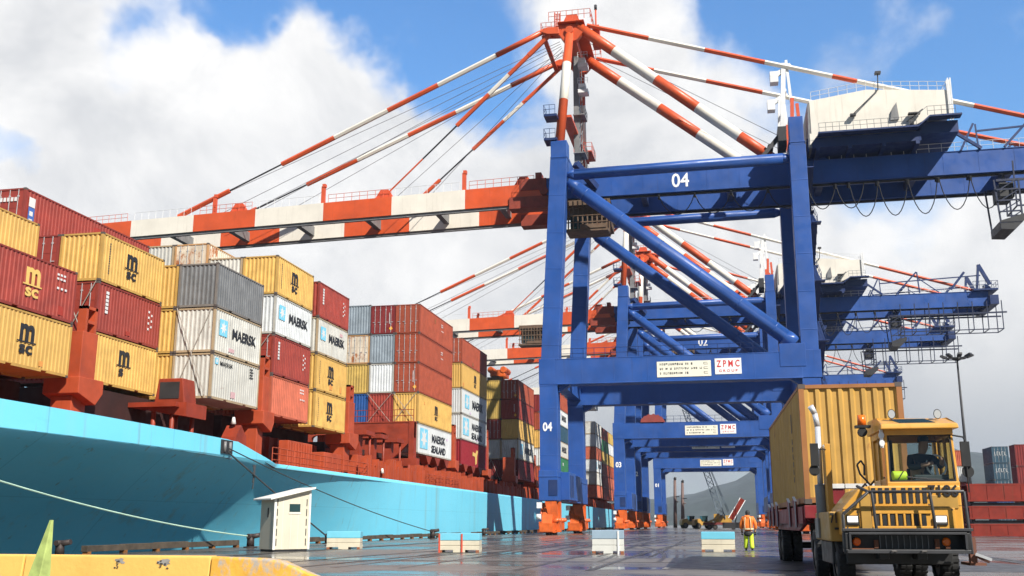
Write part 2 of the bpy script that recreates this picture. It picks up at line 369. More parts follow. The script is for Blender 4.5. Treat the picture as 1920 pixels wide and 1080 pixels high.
    tag(tm.build('tyre_marks', mat('tyre_mark_rubber', (.075, .068, .062), .35, var=.4, scale=2)), kind='structure')
setting()
# coping timber sections along the quay edge, bollards, striped edge block
TIMB = mat('weathered_timber', (.10, .075, .05), .85, var=.4, scale=2, streak=.2, rust=.25, bump=.4)
def kerb(y0, y1, label):
    t = thing('timber_kerb', label, 'kerb', (QX+.22, (y0+y1)/2, 0), 0, 'timber kerbs along the quay edge'); L = (y1-y0)/2
    b = MB(); n = max(1, int(2*L/2.4)); 
    for i in range(n): a = -L+2*L*i/n; b.box((-.14, a+.01, .10), (.14, a+2*L/n-.01, .34+.02*((i*7) % 3)))
    b.build('beam', TIMB, t, bevel=.012)
    for i in range(n+1):
        k = MB(); a = -L+.15+(2*L-.3)*i/n; k.box((-.1, a-.09, 0), (.17, a+.09, .11)); k.build('support_block', mat('kerb_rust', (.33, .13, .03), .8, var=.4, scale=6), t)
kerb(25, 32, 'mossy end of a timber kerb at the left picture edge'); kerb(37.2, 50.3, 'long dark mossy timber kerb in front of the ship bow behind the yellow barrier')
kerb(53.6, 66.2, 'dark timber kerb behind the white hut and pale crate'); kerb(68, 96, 'long dark timber kerb under the ship side left of the mooring bollard with taut rope')
kerb(101, 148, 'far dark timber kerb running behind the red cornered crate to the crane leg'); kerb(152, 230, 'farthest timber kerb beyond the nearest crane leg')
BOLL = mat('bollard_iron', (.055, .04, .035), .6, .3, var=.3, rust=.35)
def bollard(x, y, label, s=1.0):
    t = thing('bollard', label, 'bollard', (x, y, 0), 0, 'mooring bollards along the quay edge')
    b = MB(); b.tube((0, 0, 0), (0, 0, .05*s), .30*s, n=14); b.tube((0, 0, .05*s), (0, 0, .5*s), .17*s, .15*s, n=12); b.build('base', BOLL, t)
    h = MB(); h.tube((-.15*s, 0, .44*s), (.42*s, 0, .54*s), .12*s, .10*s, n=10); h.tube((.0, -.26*s, .5*s), (.0, .26*s, .5*s), .10*s, n=10); h.build('head', BOLL, t)
bollard(-23.9, 34.4, 'rusty bollard behind the lime green marker at the left'); bollard(-23.6, 49.4, 'rusty horned bollard beside the white hut holding the pale green rope', 1.15)
bollard(-22.9, 80.2, 'dark bollard holding the thin rope left of the red cornered crate', 1.25); bollard(-23.6, 101, 'dark bollard right behind the red cornered crate by the hull', 1.2)
t = thing('edge_block', 'yellow and black striped block between bollard and white hut', 'block', (-23.0, 50.2, 0))
b = MB(); b.box((-.35, -.2, 0), (.35, .2, .42)); b.build('body', mat('block_yellow', (.5, .33, .03), .6, rust=.3), t, bevel=.02)
b = MB(); b.box((-.352, -.204, .02), (-.2, -.19, .40)); b.box((.02, -.204, .02), (.18, -.19, .40)); b.build('stripe', INK, t)
# three concrete barriers with chipped yellow paint across the foreground
BARR = mat('barrier_yellow', (.80, .47, .11), .6, var=.10, scale=1.5, streak=.22, streak_rgb=(.55, .26, .04), rust=.30, rust_rgb=(.66, .32, .04), rscale=3.2, bump=.25, bscale=14)
BARC = mat('barrier_chipped', (.76, .40, .05), .65, var=.15, scale=3, rust=.85, rust_rgb=(.36, .33, .29), rscale=2.6, bump=.5, bscale=10)
def barrier(x0, x1, yb, zs, m, label, end=0):
    t = thing('concrete_barrier', label, 'barrier', ((x0+x1)/2, yb, 0), R(-1.6), 'yellow concrete barriers across the foreground')
    L = (x1-x0)/2; sec = lambda z: [(-.30, 0), (-.28, .10), (-.14, .30), (-.09, z-.015), (-.07, z), (.07, z), (.09, z-.015), (.14, .30), (.28, .10), (.30, 0)]
    xs = [(-L, zs), (L, zs)] if not end else [(-L, zs), (-L+.75, zs-.02), (-L+.95, zs-.05), (-L+1.25, zs-.17), (L-.15, .36), (L, .3)]
    M = MB(); rows = [[(x, y, zz) for y, zz in sec(z)] for x, z in xs]; M.grid(rows, 0); M.face(rows[0][::-1]); M.face(rows[-1]); M.build('body', m, t, bevel=.015)
    r6 = random.Random(int(-x0*10)); sc_m = mat('scuff_dark', (.06, .055, .05), .8, var=.3); cn_m = mat('bare_concrete', (.36, .34, .31), .8, var=.3, scale=6)
    def blot(cx, cz, s, n, mm, k):
        q = MB(); pts = []
        for i in range(n):
            a = 2*math.pi*i/n; rr = s*r6.uniform(.35, 1); z = min(zs-.03, max(.32, cz+rr*.55*math.sin(a))); pts.append((cx+rr*math.cos(a), -.14+.05*(z-.3)/.485-.004-.002*k, z))
        q.face(pts); return q
    if not end:
        for cx, cz, s in ((L*.05, .70, .10), (L*.52, .69, .13), (-L*.5, .5, .04)) if x0 > -9.2 else ((-L*.3, .6, .06),):
            blot(cx, cz+.03, s*.9, 17, cn_m, 0).build('chipped_paint', cn_m, t)
            for i in range(6): blot(cx+r6.uniform(-s, s), cz+r6.uniform(-.06, .05), s*.22, 7, sc_m, 1+i).build('scuff_mark', sc_m, t)
barrier(-13.4, -9.05, 12.45, .80, BARR, 'leftmost plain yellow concrete barrier behind the lime green marker')
barrier(-9.03, -6.36, 12.35, .80, BARR, 'middle yellow concrete barrier with two black scuff marks')
barrier(-6.34, -4.2, 12.26, .795, BARC, 'rightmost yellow concrete barrier with chipped grey sloping end', 1)
# ---------------------------------------------------------------- ship
def hull_mat():
    m = bpy.data.materials.new('hull_light_blue'); m.use_nodes = True; nt = m.node_tree; N = nt.nodes; L = nt.links; b = N['Principled BSDF']
    tc = N.new('ShaderNodeTexCoord'); b.inputs['Roughness'].default_value = .42
    def nz(s, sc3, det=6, ro=.6, loc=(0, 0, 0)):
        mp = N.new('ShaderNodeMapping'); mp.inputs['Scale'].default_value = sc3; mp.inputs['Location'].default_value = loc; L.new(tc.outputs['Object'], mp.inputs[0])
        t = N.new('ShaderNodeTexNoise'); t.inputs['Scale'].default_value = s; t.inputs['Detail'].default_value = det; t.inputs['Roughness'].default_value = ro; L.new(mp.outputs[0], t.inputs[0]); return t.outputs['Fac']
    def rng(f, a, bb, lo, hi):
        r = N.new('ShaderNodeMapRange'); r.inputs[1].default_value = a; r.inputs[2].default_value = bb; r.inputs[3].default_value = lo; r.inputs[4].default_value = hi; L.new(f, r.inputs[0]); return r.outputs[0]
    def mul(a, c):
        x = N.new('ShaderNodeMath'); x.operation = 'MULTIPLY'; L.new(a, x.inputs[0]); L.new(c, x.inputs[1]); return x.outputs[0]
    def mix(f, a, c):
        x = N.new('ShaderNodeMix'); x.data_type = 'RGBA'; L.new(f, x.inputs[0])
        for i, v in ((6, a), (7, c)):
            if isinstance(v, tuple): x.inputs[i].default_value = (*v, 1)
            else: L.new(v, x.inputs[i])
        return x.outputs[2]
    sp = N.new('ShaderNodeSeparateXYZ'); L.new(tc.outputs['Object'], sp.inputs[0])
    cur = mix(rng(nz(.25, (1, .5, 1)), .3, .7, 0, .8), (.185, .63, .81), (.145, .575, .765))
    cur = mix(rng(nz(1.6, (1, 1, .05), 4, .6), .5, .75, 0, .45), cur, (.22, .58, .70))
    cur = mix(rng(nz(.9, (1, .25, 1.6), 8, .75, (5, 5, 5)), .60, .72, 0, .16), cur, (.06, .28, .42))
    up = rng(sp.outputs[2], .6, 4.6, .1, 1)
    cur = mix(mul(rng(nz(.55, (1, 1, .045), 5, .7, (1, 8, 2)), .58, .72, 0, .5), up), cur, (.24, .24, .15))
    cur = mix(mul(rng(nz(1.9, (1, 1, .03), 4, .6, (4, 1, 2)), .64, .74, 0, .7), up), cur, (.20, .12, .05))
    def frac(o, k):
        d = N.new('ShaderNodeMath'); d.operation = 'MULTIPLY'; L.new(o, d.inputs[0]); d.inputs[1].default_value = 1/k
        f = N.new('ShaderNodeMath'); f.operation = 'FRACT'; L.new(d.outputs[0], f.inputs[0]); return f.outputs[0]
    cur = mix(rng(frac(sp.outputs[1], 9.2), .0, .010, .42, 0), cur, (.05, .22, .32)); cur = mix(rng(frac(sp.outputs[2], 2.45), 0, .02, .38, 0), cur, (.05, .24, .34))
    bp = N.new('ShaderNodeBump'); bp.inputs['Strength'].default_value = .35; bp.inputs['Distance'].default_value = .05; L.new(nz(.8, (1, .6, 1), 3, .5), bp.inputs['Height']); L.new(bp.outputs[0], b.inputs['Normal'])
    L.new(cur, b.inputs['Base Color']); return m
HULL = hull_mat()
SRED = mat('ship_red', (.33, .042, .014), .55, var=.28, scale=.7, streak=.4, streak_rgb=(.10, .02, .01), rust=.22)
SREDL = mat('ship_red_light', (.46, .075, .025), .55, var=.22, scale=.7, streak=.4, streak_rgb=(.16, .03, .012), rust=.15)
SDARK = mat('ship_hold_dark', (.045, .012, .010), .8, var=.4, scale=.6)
SWHT = mat('ship_white', (.72, .71, .66), .5, var=.1, streak=.2)
CX = -42.5
def sheer(Y): return 5.65 + max(0, 52.5-Y)*.012 if Y < 52.6 else (5.62 - .92*min(1, max(0, (Y-53.2)/5.2)) if Y < 58.4 else 4.70 - .42*min(1, (Y-58.4)/190))
def bt(Y): return 16.0 if Y >= 52 else 16*max(0.0, 1-((52-Y)/76)**2.2)
def bw(Y): return 15.9 if Y >= 86 else 15.9*max(0.0, 1-((86-Y)/90)**1.12)
def hull_b(Y, z):
    zk = 4.78 - .0*Y
    if z >= zk: return bt(Y)
    t = max(0, (z+3.0)/(zk+3.0)); return bw(Y) + (bt(Y)-bw(Y))*t**1.5
ship = thing('container_ship', 'light blue container ship with red deck gear moored along the quay', 'ship', (CX, 120, -2.6))
SO = (-CX, -120, 2.6)
def build_ship():
    M = MB(SO); Ys = [-23 + i*2.2 for i in range(34)] + [51.9, 52.6, 53.2, 54.5, 56, 57.2, 58.4] + [60 + i*5 for i in range(49)]
    Ys = sorted(y for y in set(Ys)); rows = {1: [], -1: []}
    for Y in Ys:
        zt = sheer(Y); zs = [-3, -1.5, 0, 1, 2, 3, 3.8, 4.4, 4.70 if zt < 4.8 else 4.78, zt - .0005 if zt < 4.8 else 4.80, zt]
        zs = [min(z, zt) for z in zs]
        for s in (1, -1): rows[s].append([(CX + s*hull_b(Y, z), Y, z + (.0001*i)) for i, z in enumerate(zs)])
    for s in (1, -1): M.grid(rows[s], 0, True)
    M.face([rows[1][-1][i] for i in range(11)] + [rows[-1][-1][i] for i in range(10, -1, -1)])
    M.build('hull', HULL, ship)
    D = MB(SO)                                                    # deck
    for a, b in zip(Ys[:-1], Ys[1:]):
        za, zb = sheer(a)-(1.0 if a < 53 else .25), sheer(b)-(1.0 if b < 53 else .25)
        D.face([(CX-bt(a)+.05, a, za), (CX+bt(a)-.05, a, za), (CX+bt(b)-.05, b, zb), (CX-bt(b)+.05, b, zb)])
    D.build('deck', SRED, ship)
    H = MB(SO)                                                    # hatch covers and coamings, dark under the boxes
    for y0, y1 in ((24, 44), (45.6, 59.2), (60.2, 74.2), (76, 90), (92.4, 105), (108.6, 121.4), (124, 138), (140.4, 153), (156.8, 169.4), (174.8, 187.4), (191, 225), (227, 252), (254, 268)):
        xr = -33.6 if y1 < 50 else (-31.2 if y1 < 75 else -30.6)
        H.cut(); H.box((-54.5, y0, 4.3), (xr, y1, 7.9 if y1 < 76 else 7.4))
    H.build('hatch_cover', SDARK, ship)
    def mod(name, m, fn, bevel=0): q = MB(SO); fn(q); return q.build(name, m, ship, bevel=bevel)
    # side passage wall with stiffeners, stanchions under the outer stacks
    def wall(q):
        for y0, y1 in ((60.6, 73.8), (76, 105), (108.6, 138), (140.4, 187), (191, 268)):
            q.cut(); q.box((-30.5, y0, 4.4), (-30.3, y1, 6.9))
            n = int((y1-y0)/1.3)
            for i in range(n): y = y0+.4+i*1.3; q.box((-30.3, y, 4.4), (-30.05, y+.08, 6.9))
    mod('coaming_wall', SRED, wall)
    def stays(q):
        r2 = random.Random(5); y = 76.0
        while y < 262:
            z = sheer(y); h = r2.uniform(1.05, 1.75)
            q.box((-27.55, y, z-.1), (-27.05, y+r2.uniform(.05, .35), z+h)); y += r2.uniform(.38, .95)
        q.box((-27.3, 76, sheer(90)+1.0), (-27.2, 262, sheer(90)+1.08))
    mod('bulwark_stay', SREDL, stays)
    def rails(q):
        q.rail((-26.9, 58.6, 4.6), (-26.9, 76, 4.55), 1.1, 16, .03, lv=3); q.cut(); q.rail((-26.9, 92, 4.5), (-26.9, 104, 4.5), 1.1, 10, .03, lv=3)
        pass
    mod('handrail', SREDL, rails)
    def locker(q):
        q.box((-28.6, 63.2, 4.4), (-27.9, 67.2, 6.5)); [q.box((-27.9, 63.3+i*.45, 4.5), (-27.82, 63.36+i*.45, 6.4)) for i in range(9)]; q.cut(); q.box((-29.2, 70.2, 4.4), (-28.2, 73.6, 6.2)); q.cut(); q.box((-28.8, 76.5, 4.4), (-28.0, 79, 6.4)); q.cut(); q.box((-28.9, 84, 4.4), (-28.1, 86.4, 6.2))
    mod('deck_locker', SREDL, locker, .03)
    # pedestals between the bays
    def ped(yc, xr, zb, zt, w=1.5, hw=2.0, deck=5.0):
        q = MB(SO); q.box((xr-1.6, yc-w/2, zb+.5), (xr, yc+w/2, zt)); q.box((xr-1.4, yc-w*.55, deck), (xr-.25, yc+w*.35, zb-.4))
        q.prism([(yc-hw/2, zb+.5), (yc+hw/2+.1, zb+.5), (yc+hw/2+.1, zb-.15), (yc+.5, zb-.75), (yc-hw/2, zb-.3)], 'x', xr-1.7, xr+.25)
        p = q.build('pedestal', SREDL, ship, bevel=.03)
        f = MB(SO); f.box((xr-.5, yc-.45, zt), (xr-.05, yc-.27, zt+1.3)); f.box((xr-.5, yc+.3, zt), (xr-.05, yc+.48, zt+1.3)); f.box((xr-.5, yc-.45, zt+1.15), (xr-.05, yc+.48, zt+1.3)); f.box((xr-.5, yc-.3, zt+.45), (xr-.05, yc+.3, zt+.6)); f.build('lashing_frame', SREDL, p)
    ped(44.75, -30.5, 7.6, 10.4, 1.25, 1.9, 4.8); ped(59.75, -28.05, 7.5, 10.2, .95, 1.5); ped(74.9, -28.0, 7.4, 10.3, 1.3, 1.9); ped(107, -28.2, 7.2, 10.2, .9, 1.5); ped(122.5, -28.2, 7.1, 11, 1.1, 1.7); ped(139.2, -28.2, 7, 10, 1, 1.6); ped(155, -28.2, 7, 10, 1, 1.6)
    q = MB(SO); q.box((-33, 49.6, 7.25), (-28.4, 51.2, 7.5)); q.prism([(-30.2, 7.5), (-28.0, 7.5), (-28.0, 6.75), (-30.2, 7.1)], 'y', 50.0, 52.2)
    for x, y in ((-30, 50.2), (-28.9, 50.2), (-28.5, 51.6), (-29.6, 51.8)): q.tube((x, y, 4.6), (x, y, 7.3), .13, n=8)
    fp = q.build('foremast_platform', SRED, ship)
    q = MB(SO); q.prism([(-30.1, 7.5), (-28.3, 7.5), (-28.5, 8.85), (-29.9, 8.85)], 'y', 50.3, 51.6); q.build('cable_cabinet', SRED, fp, bevel=.04)
    q = MB(SO); q.box((-29.8, 50.27, 7.75), (-28.65, 50.31, 8.65)); q.build('cabinet_opening', DARK, fp)
    # the cross bridge with oval holes in front of the sixth bay
    def oval(cx, cz, rx, rz, n=14): return [(cx+rx*math.copysign(abs(math.cos(a))**.7, math.cos(a)), cz+rz*math.copysign(abs(math.sin(a))**.7, math.sin(a))) for a in [2*math.pi*i/n for i in range(n)]]
    pl = plate_holes('cross_bridge', [(-41, 6.6), (-32.6, 6.6), (-31.9, 5.6), (-30.6, 5.6), (-30.5, 6.6), (-28.0, 8.9), (-28.0, 10.35), (-41, 10.2)],
        [oval(-33.9, 8.75, .95, .5), oval(-31.4, 8.85, .85, .58), oval(-37, 8.75, 1.1, .55)], .5, SRED, ship, Matrix.Translation(Vector((0, 91.6, 0)) + Vector(SO)) @ AX['-y'])
    q = MB(SO); q.box((-41, 91.3, 10.3), (-28, 92.1, 10.42)); q.rail((-41, 91.4, 10.4), (-28.1, 91.4, 10.4), 1.1, 14, .03)
    q.box((-28.5, 91.3, 5), (-28, 92.1, 10.3)); q.box((-30.6, 91, 6.3), (-27.6, 91.9, 7.0)); q.tube((-28.3, 90.9, 4.6), (-28.3, 90.9, 6.4), .13); q.tube((-29.6, 90.9, 4.6), (-29.6, 90.9, 6.4), .13)
    q.build('bridge_walkway', SRED, ship); q = MB(SO)
    for yy in (95.5, 98.6, 102, 110, 113.5, 117): q.cut(); q.box((-28.4, yy, 4.5), (-27.9, yy+.35, 7.45)); q.prism([(yy-.9, 7.45), (yy+1.2, 7.45), (yy+.4, 6.7), (yy, 6.7)], 'x', -28.5, -27.8)
    q.build('stanchion', SRED, ship)
    for yy in (78.5, 82, 86.5):
        q = MB(SO); q.box((-29.4, yy, 4.5), (-28.6, yy+.7, 8.5)); q.box((-30.2, yy-.4, 8.1), (-27.9, yy+1.6, 8.45)); q.tube((-28.2, yy+1.3, 4.6), (-28.2, yy+1.3, 8.2), .1); q.build('vent_post', SRED, ship)
    # roller fairlead in the bow bulwark, mooring winches seen behind
    q = MB(SO); q.box((-26.62, 51.2, 4.86), (-26.44, 52.5, 5.60)); fl = q.build('fairlead', DARK, ship)
    for yy in (51.55, 52.15):
        q = MB(SO); q.tube((-26.42, yy, 4.95), (-26.42, yy, 5.5), .09, n=10); q.build('roller', GREY, fl)
    q = MB(SO); q.prism([(54.0, 4.6), (55.8, 4.6), (55.6, 6.1), (54.9, 6.7), (54.3, 6.0)], 'x', -28.1, -27.2); q.build('mooring_winch', SRED, ship)
    for (x, y, z) in ((-27.6, 54.7, 6.95), (-27.0, 79.6, 5.3)):
        q = MB(SO); q.tube((x, y, z-.2), (x, y, z+.2), .16, .07, n=10); q.build('deck_lamp', SWHT, ship)
    # accommodation block far aft
    q = MB(SO); q.box((-54, 207, 4.4), (-29.5, 219, 24)); q.box((-57, 208, 24), (-25.5, 213, 26.6)); ab = q.build('accommodation_block', SWHT, ship)
    q = MB(SO)
    for k in range(6):
        for i in range(8): q.box((-52+i*2.8, 206.95, 7.5+k*2.8), (-51+i*2.8, 206.98, 8.4+k*2.8))
    q.build('window', INK, ab)
build_ship()
# ---------------------------------------------------------------- containers
CM = {
 'yellow': mat('box_yellow', (.66, .40, .105), .5, var=0.17, streak=0.45, streak_rgb=(.38, .22, .06), rust=0.22),
 'mustard': mat('box_mustard', (.50, .34, .085), .55, var=0.19, streak=0.47, streak_rgb=(.22, .14, .05), rust=0.26),
 'red': mat('box_red', (.33, .047, .030), .5, var=0.21, streak=0.42, streak_rgb=(.16, .03, .02), rust=0.22),
 'rust': mat('box_rust_red', (.36, .072, .032), .5, var=0.19, streak=0.39, streak_rgb=(.22, .04, .02), rust=0.20),
 'dred': mat('box_dark_red', (.22, .022, .020), .5, var=0.19, streak=0.37, rust=0.20),
 'maroon': mat('box_maroon', (.27, .012, .020), .5, var=0.15, streak=0.32),
 'coral': mat('box_coral', (.55, .14, .075), .55, var=0.17, streak=0.37, streak_rgb=(.35, .09, .04), rust=0.22),
 'white': mat('box_grey_white', (.56, .55, .50), .5, var=0.17, streak=0.52, streak_rgb=(.33, .27, .18), rust=0.26),
 'pale': mat('box_pale_grey', (.60, .62, .62), .45, var=0.14, streak=0.32, streak_rgb=(.4, .4, .38), rust=0.15),
 'cream': mat('box_cream_rusty', (.66, .57, .44), .6, var=0.19, streak=0.85, streak_rgb=(.30, .09, .02), rust=0.85, rust_rgb=(.33, .11, .03), rscale=1.4),
 'grey': mat('box_grey', (.20, .205, .21), .5, var=0.27, streak=0.62, streak_rgb=(.10, .10, .10), rust=0.25),
 'steel': mat('box_steel_blue_grey', (.27, .32, .36), .5, var=0.22, streak=0.52, streak_rgb=(.13, .15, .16), rust=0.18),
 'blue': mat('box_blue', (.02, .09, .30), .5, var=0.22, streak=0.37), 'teal': mat('box_dark_teal', (.03, .09, .14), .5, var=0.27, streak=0.47, rust=0.20),
 'green': mat('box_green', (.03, .16, .07), .5, var=0.19, streak=0.37), 'truckbox': mat('box_ochre_rusty', (.60, .345, .075), .55, var=0.21, streak=0.77, streak_rgb=(.30, .15, .04), rust=0.43, rust_rgb=(.23, .07, .02), rscale=1.3),
}
CM_RGB = dict(yellow=(.66, .40, .105), mustard=(.5, .34, .085), red=(.33, .047, .03), rust=(.42, .088, .032), dred=(.22, .022, .02), maroon=(.27, .012, .02), coral=(.55, .14, .075), white=(.56, .55, .5), pale=(.6, .62, .62), cream=(.66, .57, .44), grey=(.2, .205, .21), steel=(.27, .32, .36), blue=(.02, .09, .3), teal=(.03, .09, .14), green=(.03, .16, .07), truckbox=(.6, .38, .105))
FRM = {k: mat('frame_'+k, tuple(c*.86 for c in v), .55, var=.15, rust=.55 if k == 'truckbox' else .34 if k in ('grey', 'white', 'cream', 'truckbox') else .2) for k, v in dict(yellow=(.60, .36, .09), mustard=(.46, .3, .08), red=(.30, .045, .03), rust=(.36, .07, .03), dred=(.2, .02, .02), maroon=(.25, .012, .02), coral=(.5, .12, .06), white=(.48, .36, .22), pale=(.52, .50, .44), cream=(.6, .33, .14), grey=(.22, .20, .18), steel=(.25, .29, .32), blue=(.02, .08, .27), teal=(.03, .08, .12), green=(.03, .14, .06), truckbox=(.42, .17, .05)).items()}
GALV = mat('lock_rod_galvanised', (.5, .5, .5), .45, .3, var=.1); CAST = mat('corner_casting', (.10, .08, .07), .6, var=.2, rust=.3)
CMESH = {}
def corr(q, a, b, z0, z1, axis, at, inward, pitch=.28, dep=.036):
    """one trapezoidal corrugated wall between a and b"""
    L = b-a; n = max(2, int(round(L/pitch))); p = L/n; prof = []
    for i in range(n):
        s = a+i*p; prof += [(s, 0), (s+p*.30, 0), (s+p*.46, 1), (s+p*.84, 1)]
    prof.append((b, 0)); rows = [[], []]
    for u, d in prof:
        w = at + inward*dep*d
        for r, z in ((0, z0), (1, z1)): rows[r].append((w, u, z) if axis == 'x' else (u, w, z))
    q.grid(rows)
def cont_meshes(L, H, key, end):
    k = (L, H, key, end)
    if k in CMESH: return CMESH[k]
    w = 1.219; h = L/2; q = MB()
    for s in (1, -1): corr(q, -h+.14, h-.14, .15, H-.09, 'x', s*(w-.012), -s, .278 if L < 8 else .29, .036)
    corr(q, -w+.13, w-.13, .15, H-.10, 'y', h-.02, -1, .26, .045)
    if end != 'door': corr(q, -w+.13, w-.13, .15, H-.10, 'y', -h+.02, 1, .26, .048)
    corr(q, -h+.1, h-.1, -w+.06, w-.06, 'x', 0, 0, .3, 0) if False else q.box((-w+.06, -h+.1, H-.06), (w-.06, h-.1, H-.035))
    q.box((-w+.05, -h+.1, .10), (w-.05, h-.1, .14))
    walls = q.mesh('walls', CM[key]); f = MB()
    for sx in (1, -1):
        for sy in (1, -1):
            f.box((sx*w, sy*h, .11), (sx*(w-.13), sy*(h-.14), H-.11))
        x0, x1 = sx*w, sx*(w-.05); f.box((x0, -h+.1, H-.10), (x1, h-.1, H-.02))
        if L < 8:
            for a, b in ((-h+.17, -1.42), (-1.02, 1.02), (1.42, h-.17)): f.box((sx*(w-.006), a, .02), (x1, b, .15))
            f.box((sx*(w-.01), -h+.1, .10), (x1, h-.1, .152))
        else: f.box((sx*(w-.006), -h+.1, .02), (x1, h-.1, .16))
    for sy in (1, -1):
        f.box((-w+.1, sy*h, H-.11), (w-.1, sy*(h-.06), H-.02)); f.box((-w+.1, sy*h, .02), (w-.1, sy*(h-.06), .15))
    c = f
    for sx in (1, -1):
        for sy in (1, -1):
            for z0, z1 in ((-.006, .112), (H-.112, H)): c.box((sx*(w+.004), sy*(h+.004), z0), (sx*(w-.16), sy*(h-.178), z1), 1)
    frame = f.mesh('frame', [FRM[key], CAST]); cast = None; door = None; rods = None
    if end == 'door':
        d = MB()
        d.box((-.012, -h+.03, .16), (w-.13, -h+.09, H-.12))
        for i in range(2): d.box((.10, -h+.018, .5+i*1.1), (w-.2, -h+.03, .62+i*1.1))
        door = d.mesh('door', CM[key]); r = MB()
        for x in (.28, .80):
            r.tube((x, -h-.005, .12), (x, -h-.005, H-.1), .022, n=5); r.box((x-.05, -h-.02, .9), (x+.05, -h+.03, .98)); r.box((x-.05, -h-.02, H-.5), (x+.05, -h+.03, H-.42))
            r.box((x-.02, -h-.03, 1.12), (x+.22, -h-.01, 1.16))
        rods = r.mesh('lock_rod', GALV)
    CMESH[k] = (walls, frame, cast, door, rods); return CMESH[k]
LBLUE = mat('marking_light_blue', (.20, .58, .76), .5, var=.05); MYEL = mat('marking_yellow', (.75, .50, .14), .5, var=.08); MWHT = mat('marking_white', (.72, .72, .70), .5, var=.1); MINK = mat('marking_black', (.02, .02, .022), .5, var=.05); MGREY = mat('marking_dark_grey', (.07, .07, .065), .6, var=.2)
def star(q, cx, cz, r, at):
    pts = []
    for i in range(14):
        a = math.pi/2 + i*math.pi/7; rr = r if i % 2 == 0 else r*.45; pts.append((cx+rr*math.cos(a), cz+rr*math.sin(a)))
    q.prism(pts, 'x', at, at+.004)
def logo(kind, root, L, H):
    x = 1.222; mk = lambda fn, nm, m: (lambda q: (fn(q), q.build(nm, m, root)))(MB())
    def star_box(yc, zc, s, hh=None):
        hh = hh or s
        mk(lambda q: q.box((x, yc-s/2, zc-hh/2), (x+.004, yc+s/2, zc+hh/2)), 'logo_panel', LBLUE); mk(lambda q: star(q, yc, zc, s*.42, x+.006), 'logo_star', MWHT)
    if kind in ('msc', 'mscy', 'ms'):
        m = MYEL if kind == 'mscy' else MINK; c = -.2 if L < 8 else .1; k = H/2.59
        text('logo_letters', 'm', 1.0, .78, m, 'x', (x, c, 1.62*k), root, .035); mk(lambda q: q.box((x, c-.66, 1.17*k), (x+.01, c+.66, 1.23*k)), 'logo_bar', m)
        text('logo_letters', 'sc' if kind != 'ms' else 's', .92 if kind != 'ms' else .42, .42, m, 'x', (x, c if kind != 'ms' else c-.2, .86*k), root, .03)
        if kind == 'msc' and L < 8: mk(lambda q: [q.box((x, -h0, .5+i*.13), (x+.005, -h0+.10, .58+i*.13)) for i in range(13) for h0 in (2.35,)], 'side_lettering', MGREY)
    elif kind == 'maersk':
        star_box(-1.95, 1.55, .95, .95); text('lettering', 'MAERSK', 3.1, .62, MINK, 'x', (x, .75, 1.42), root, .03)
    elif kind == 'maersk40':
        star_box(-3.6, 1.5, 1.9, 1.5); text('lettering', 'MAERSK', 5.2, 1.0, MINK, 'x', (x, 1.5, 1.45), root, .03)
    elif kind == 'sealand':
        star_box(-4.0, 1.5, 2.6, 1.9); text('lettering', 'MAERSK', 5.0, .78, MINK, 'x', (x, 1.2, 1.75), root, .03); text('lettering', 'SEALAND', 5.2, .72, MINK, 'x', (x, 1.2, .72), root, .03)
    elif kind == 'small':
        star_box(-2.5, 2.18, .36); text('lettering', 'MAERSK', 1.6, .22, MGREY, 'x', (x, -1.3, 2.12), root, .015)
        mk(lambda q: [q.box((x, 1.7, 1.75+i*.17), (x+.004, 2.2-.1*(i % 2), 1.83+i*.17)) for i in range(4)], 'weight_lettering', MGREY)
    elif kind == 'vert':
        mk(lambda q: [q.box((x, -2.3, 1.05+i*.2), (x+.004, -2.05, 1.2+i*.2)) for i in range(6)], 'side_lettering', MWHT)
        mk(lambda q: [q.box((x, 1.75+.3*(i % 2), .9+i*.16), (x+.004, 1.9+.28*(i % 2), 1.02+i*.16)) for i in range(7)], 'weight_lettering', MWHT)
    elif kind == 'number':
        mk(lambda q: [q.box((x, a, z), (x+.004, a+.16, z+.1)) for i in range(3) for a, z in ((1.5+.24*i, 2.1), (1.5+.24*i, 1.9), (1.55+.3*i, 1.45))], 'weight_lettering', MWHT)
    elif kind == 'mscyn': logo('mscy', root, L, H); logo('number', root, L, H)
    elif kind == 'bird':
        mk(lambda q: q.prism([(-.9, 1.3), (-.8, 1.75), (.5, 1.62), (1.1, 2.05), (1.7, 1.95), (1.3, 1.3), (1.2, .5), (.5, .35), (.3, 1.25)], 'x', x, x+.005), 'logo_mark', MYEL)
    elif kind == 'bluetag':
        mk(lambda q: q.box((x, -h2+.25, .35), (x+.004, -h2+.7, 1.75)) if False else [q.box((x, -5.75, .3), (x+.004, -5.25, 1.75))], 'blue_sticker', mat('sticker_blue', (.06, .14, .42), .5, var=.1))
        mk(lambda q: [q.box((x+.004, -5.75, 1.78), (x+.008, -5.25, 2.3))] + [q.box((x+.004, -5.65, .45+.42*i), (x+.009, -5.38, .7+.42*i)) for i in range(3)], 'side_lettering', MWHT)
        y = -6.1
        mk(lambda q: [q.box((-.95+.22*i, y-.0, 1.98), (-.95+.22*i+.15, y-.012, 2.2)) for i in range(8)], 'end_lettering', MWHT)
    elif kind == 'greendot': mk(lambda q: q.box((x, -.5, 1.4), (x+.005, .3, 1.9)), 'logo_mark', MWHT)
    elif kind == 'diamond':
        y = -L/2-.006
        mk(lambda q: q.prism([(.62, .5), (.82, .3), (1.0, .5), (.82, .75)], 'y', y, y-.006), 'hazard_label', mat('label_orange', (.75, .36, .03), .5, var=0)); mk(lambda q: [q.box((.62, y, 1.0+.12*i), (.70, y-.006, 1.08+.12*i)) for i in range(9)], 'end_lettering', MWHT)
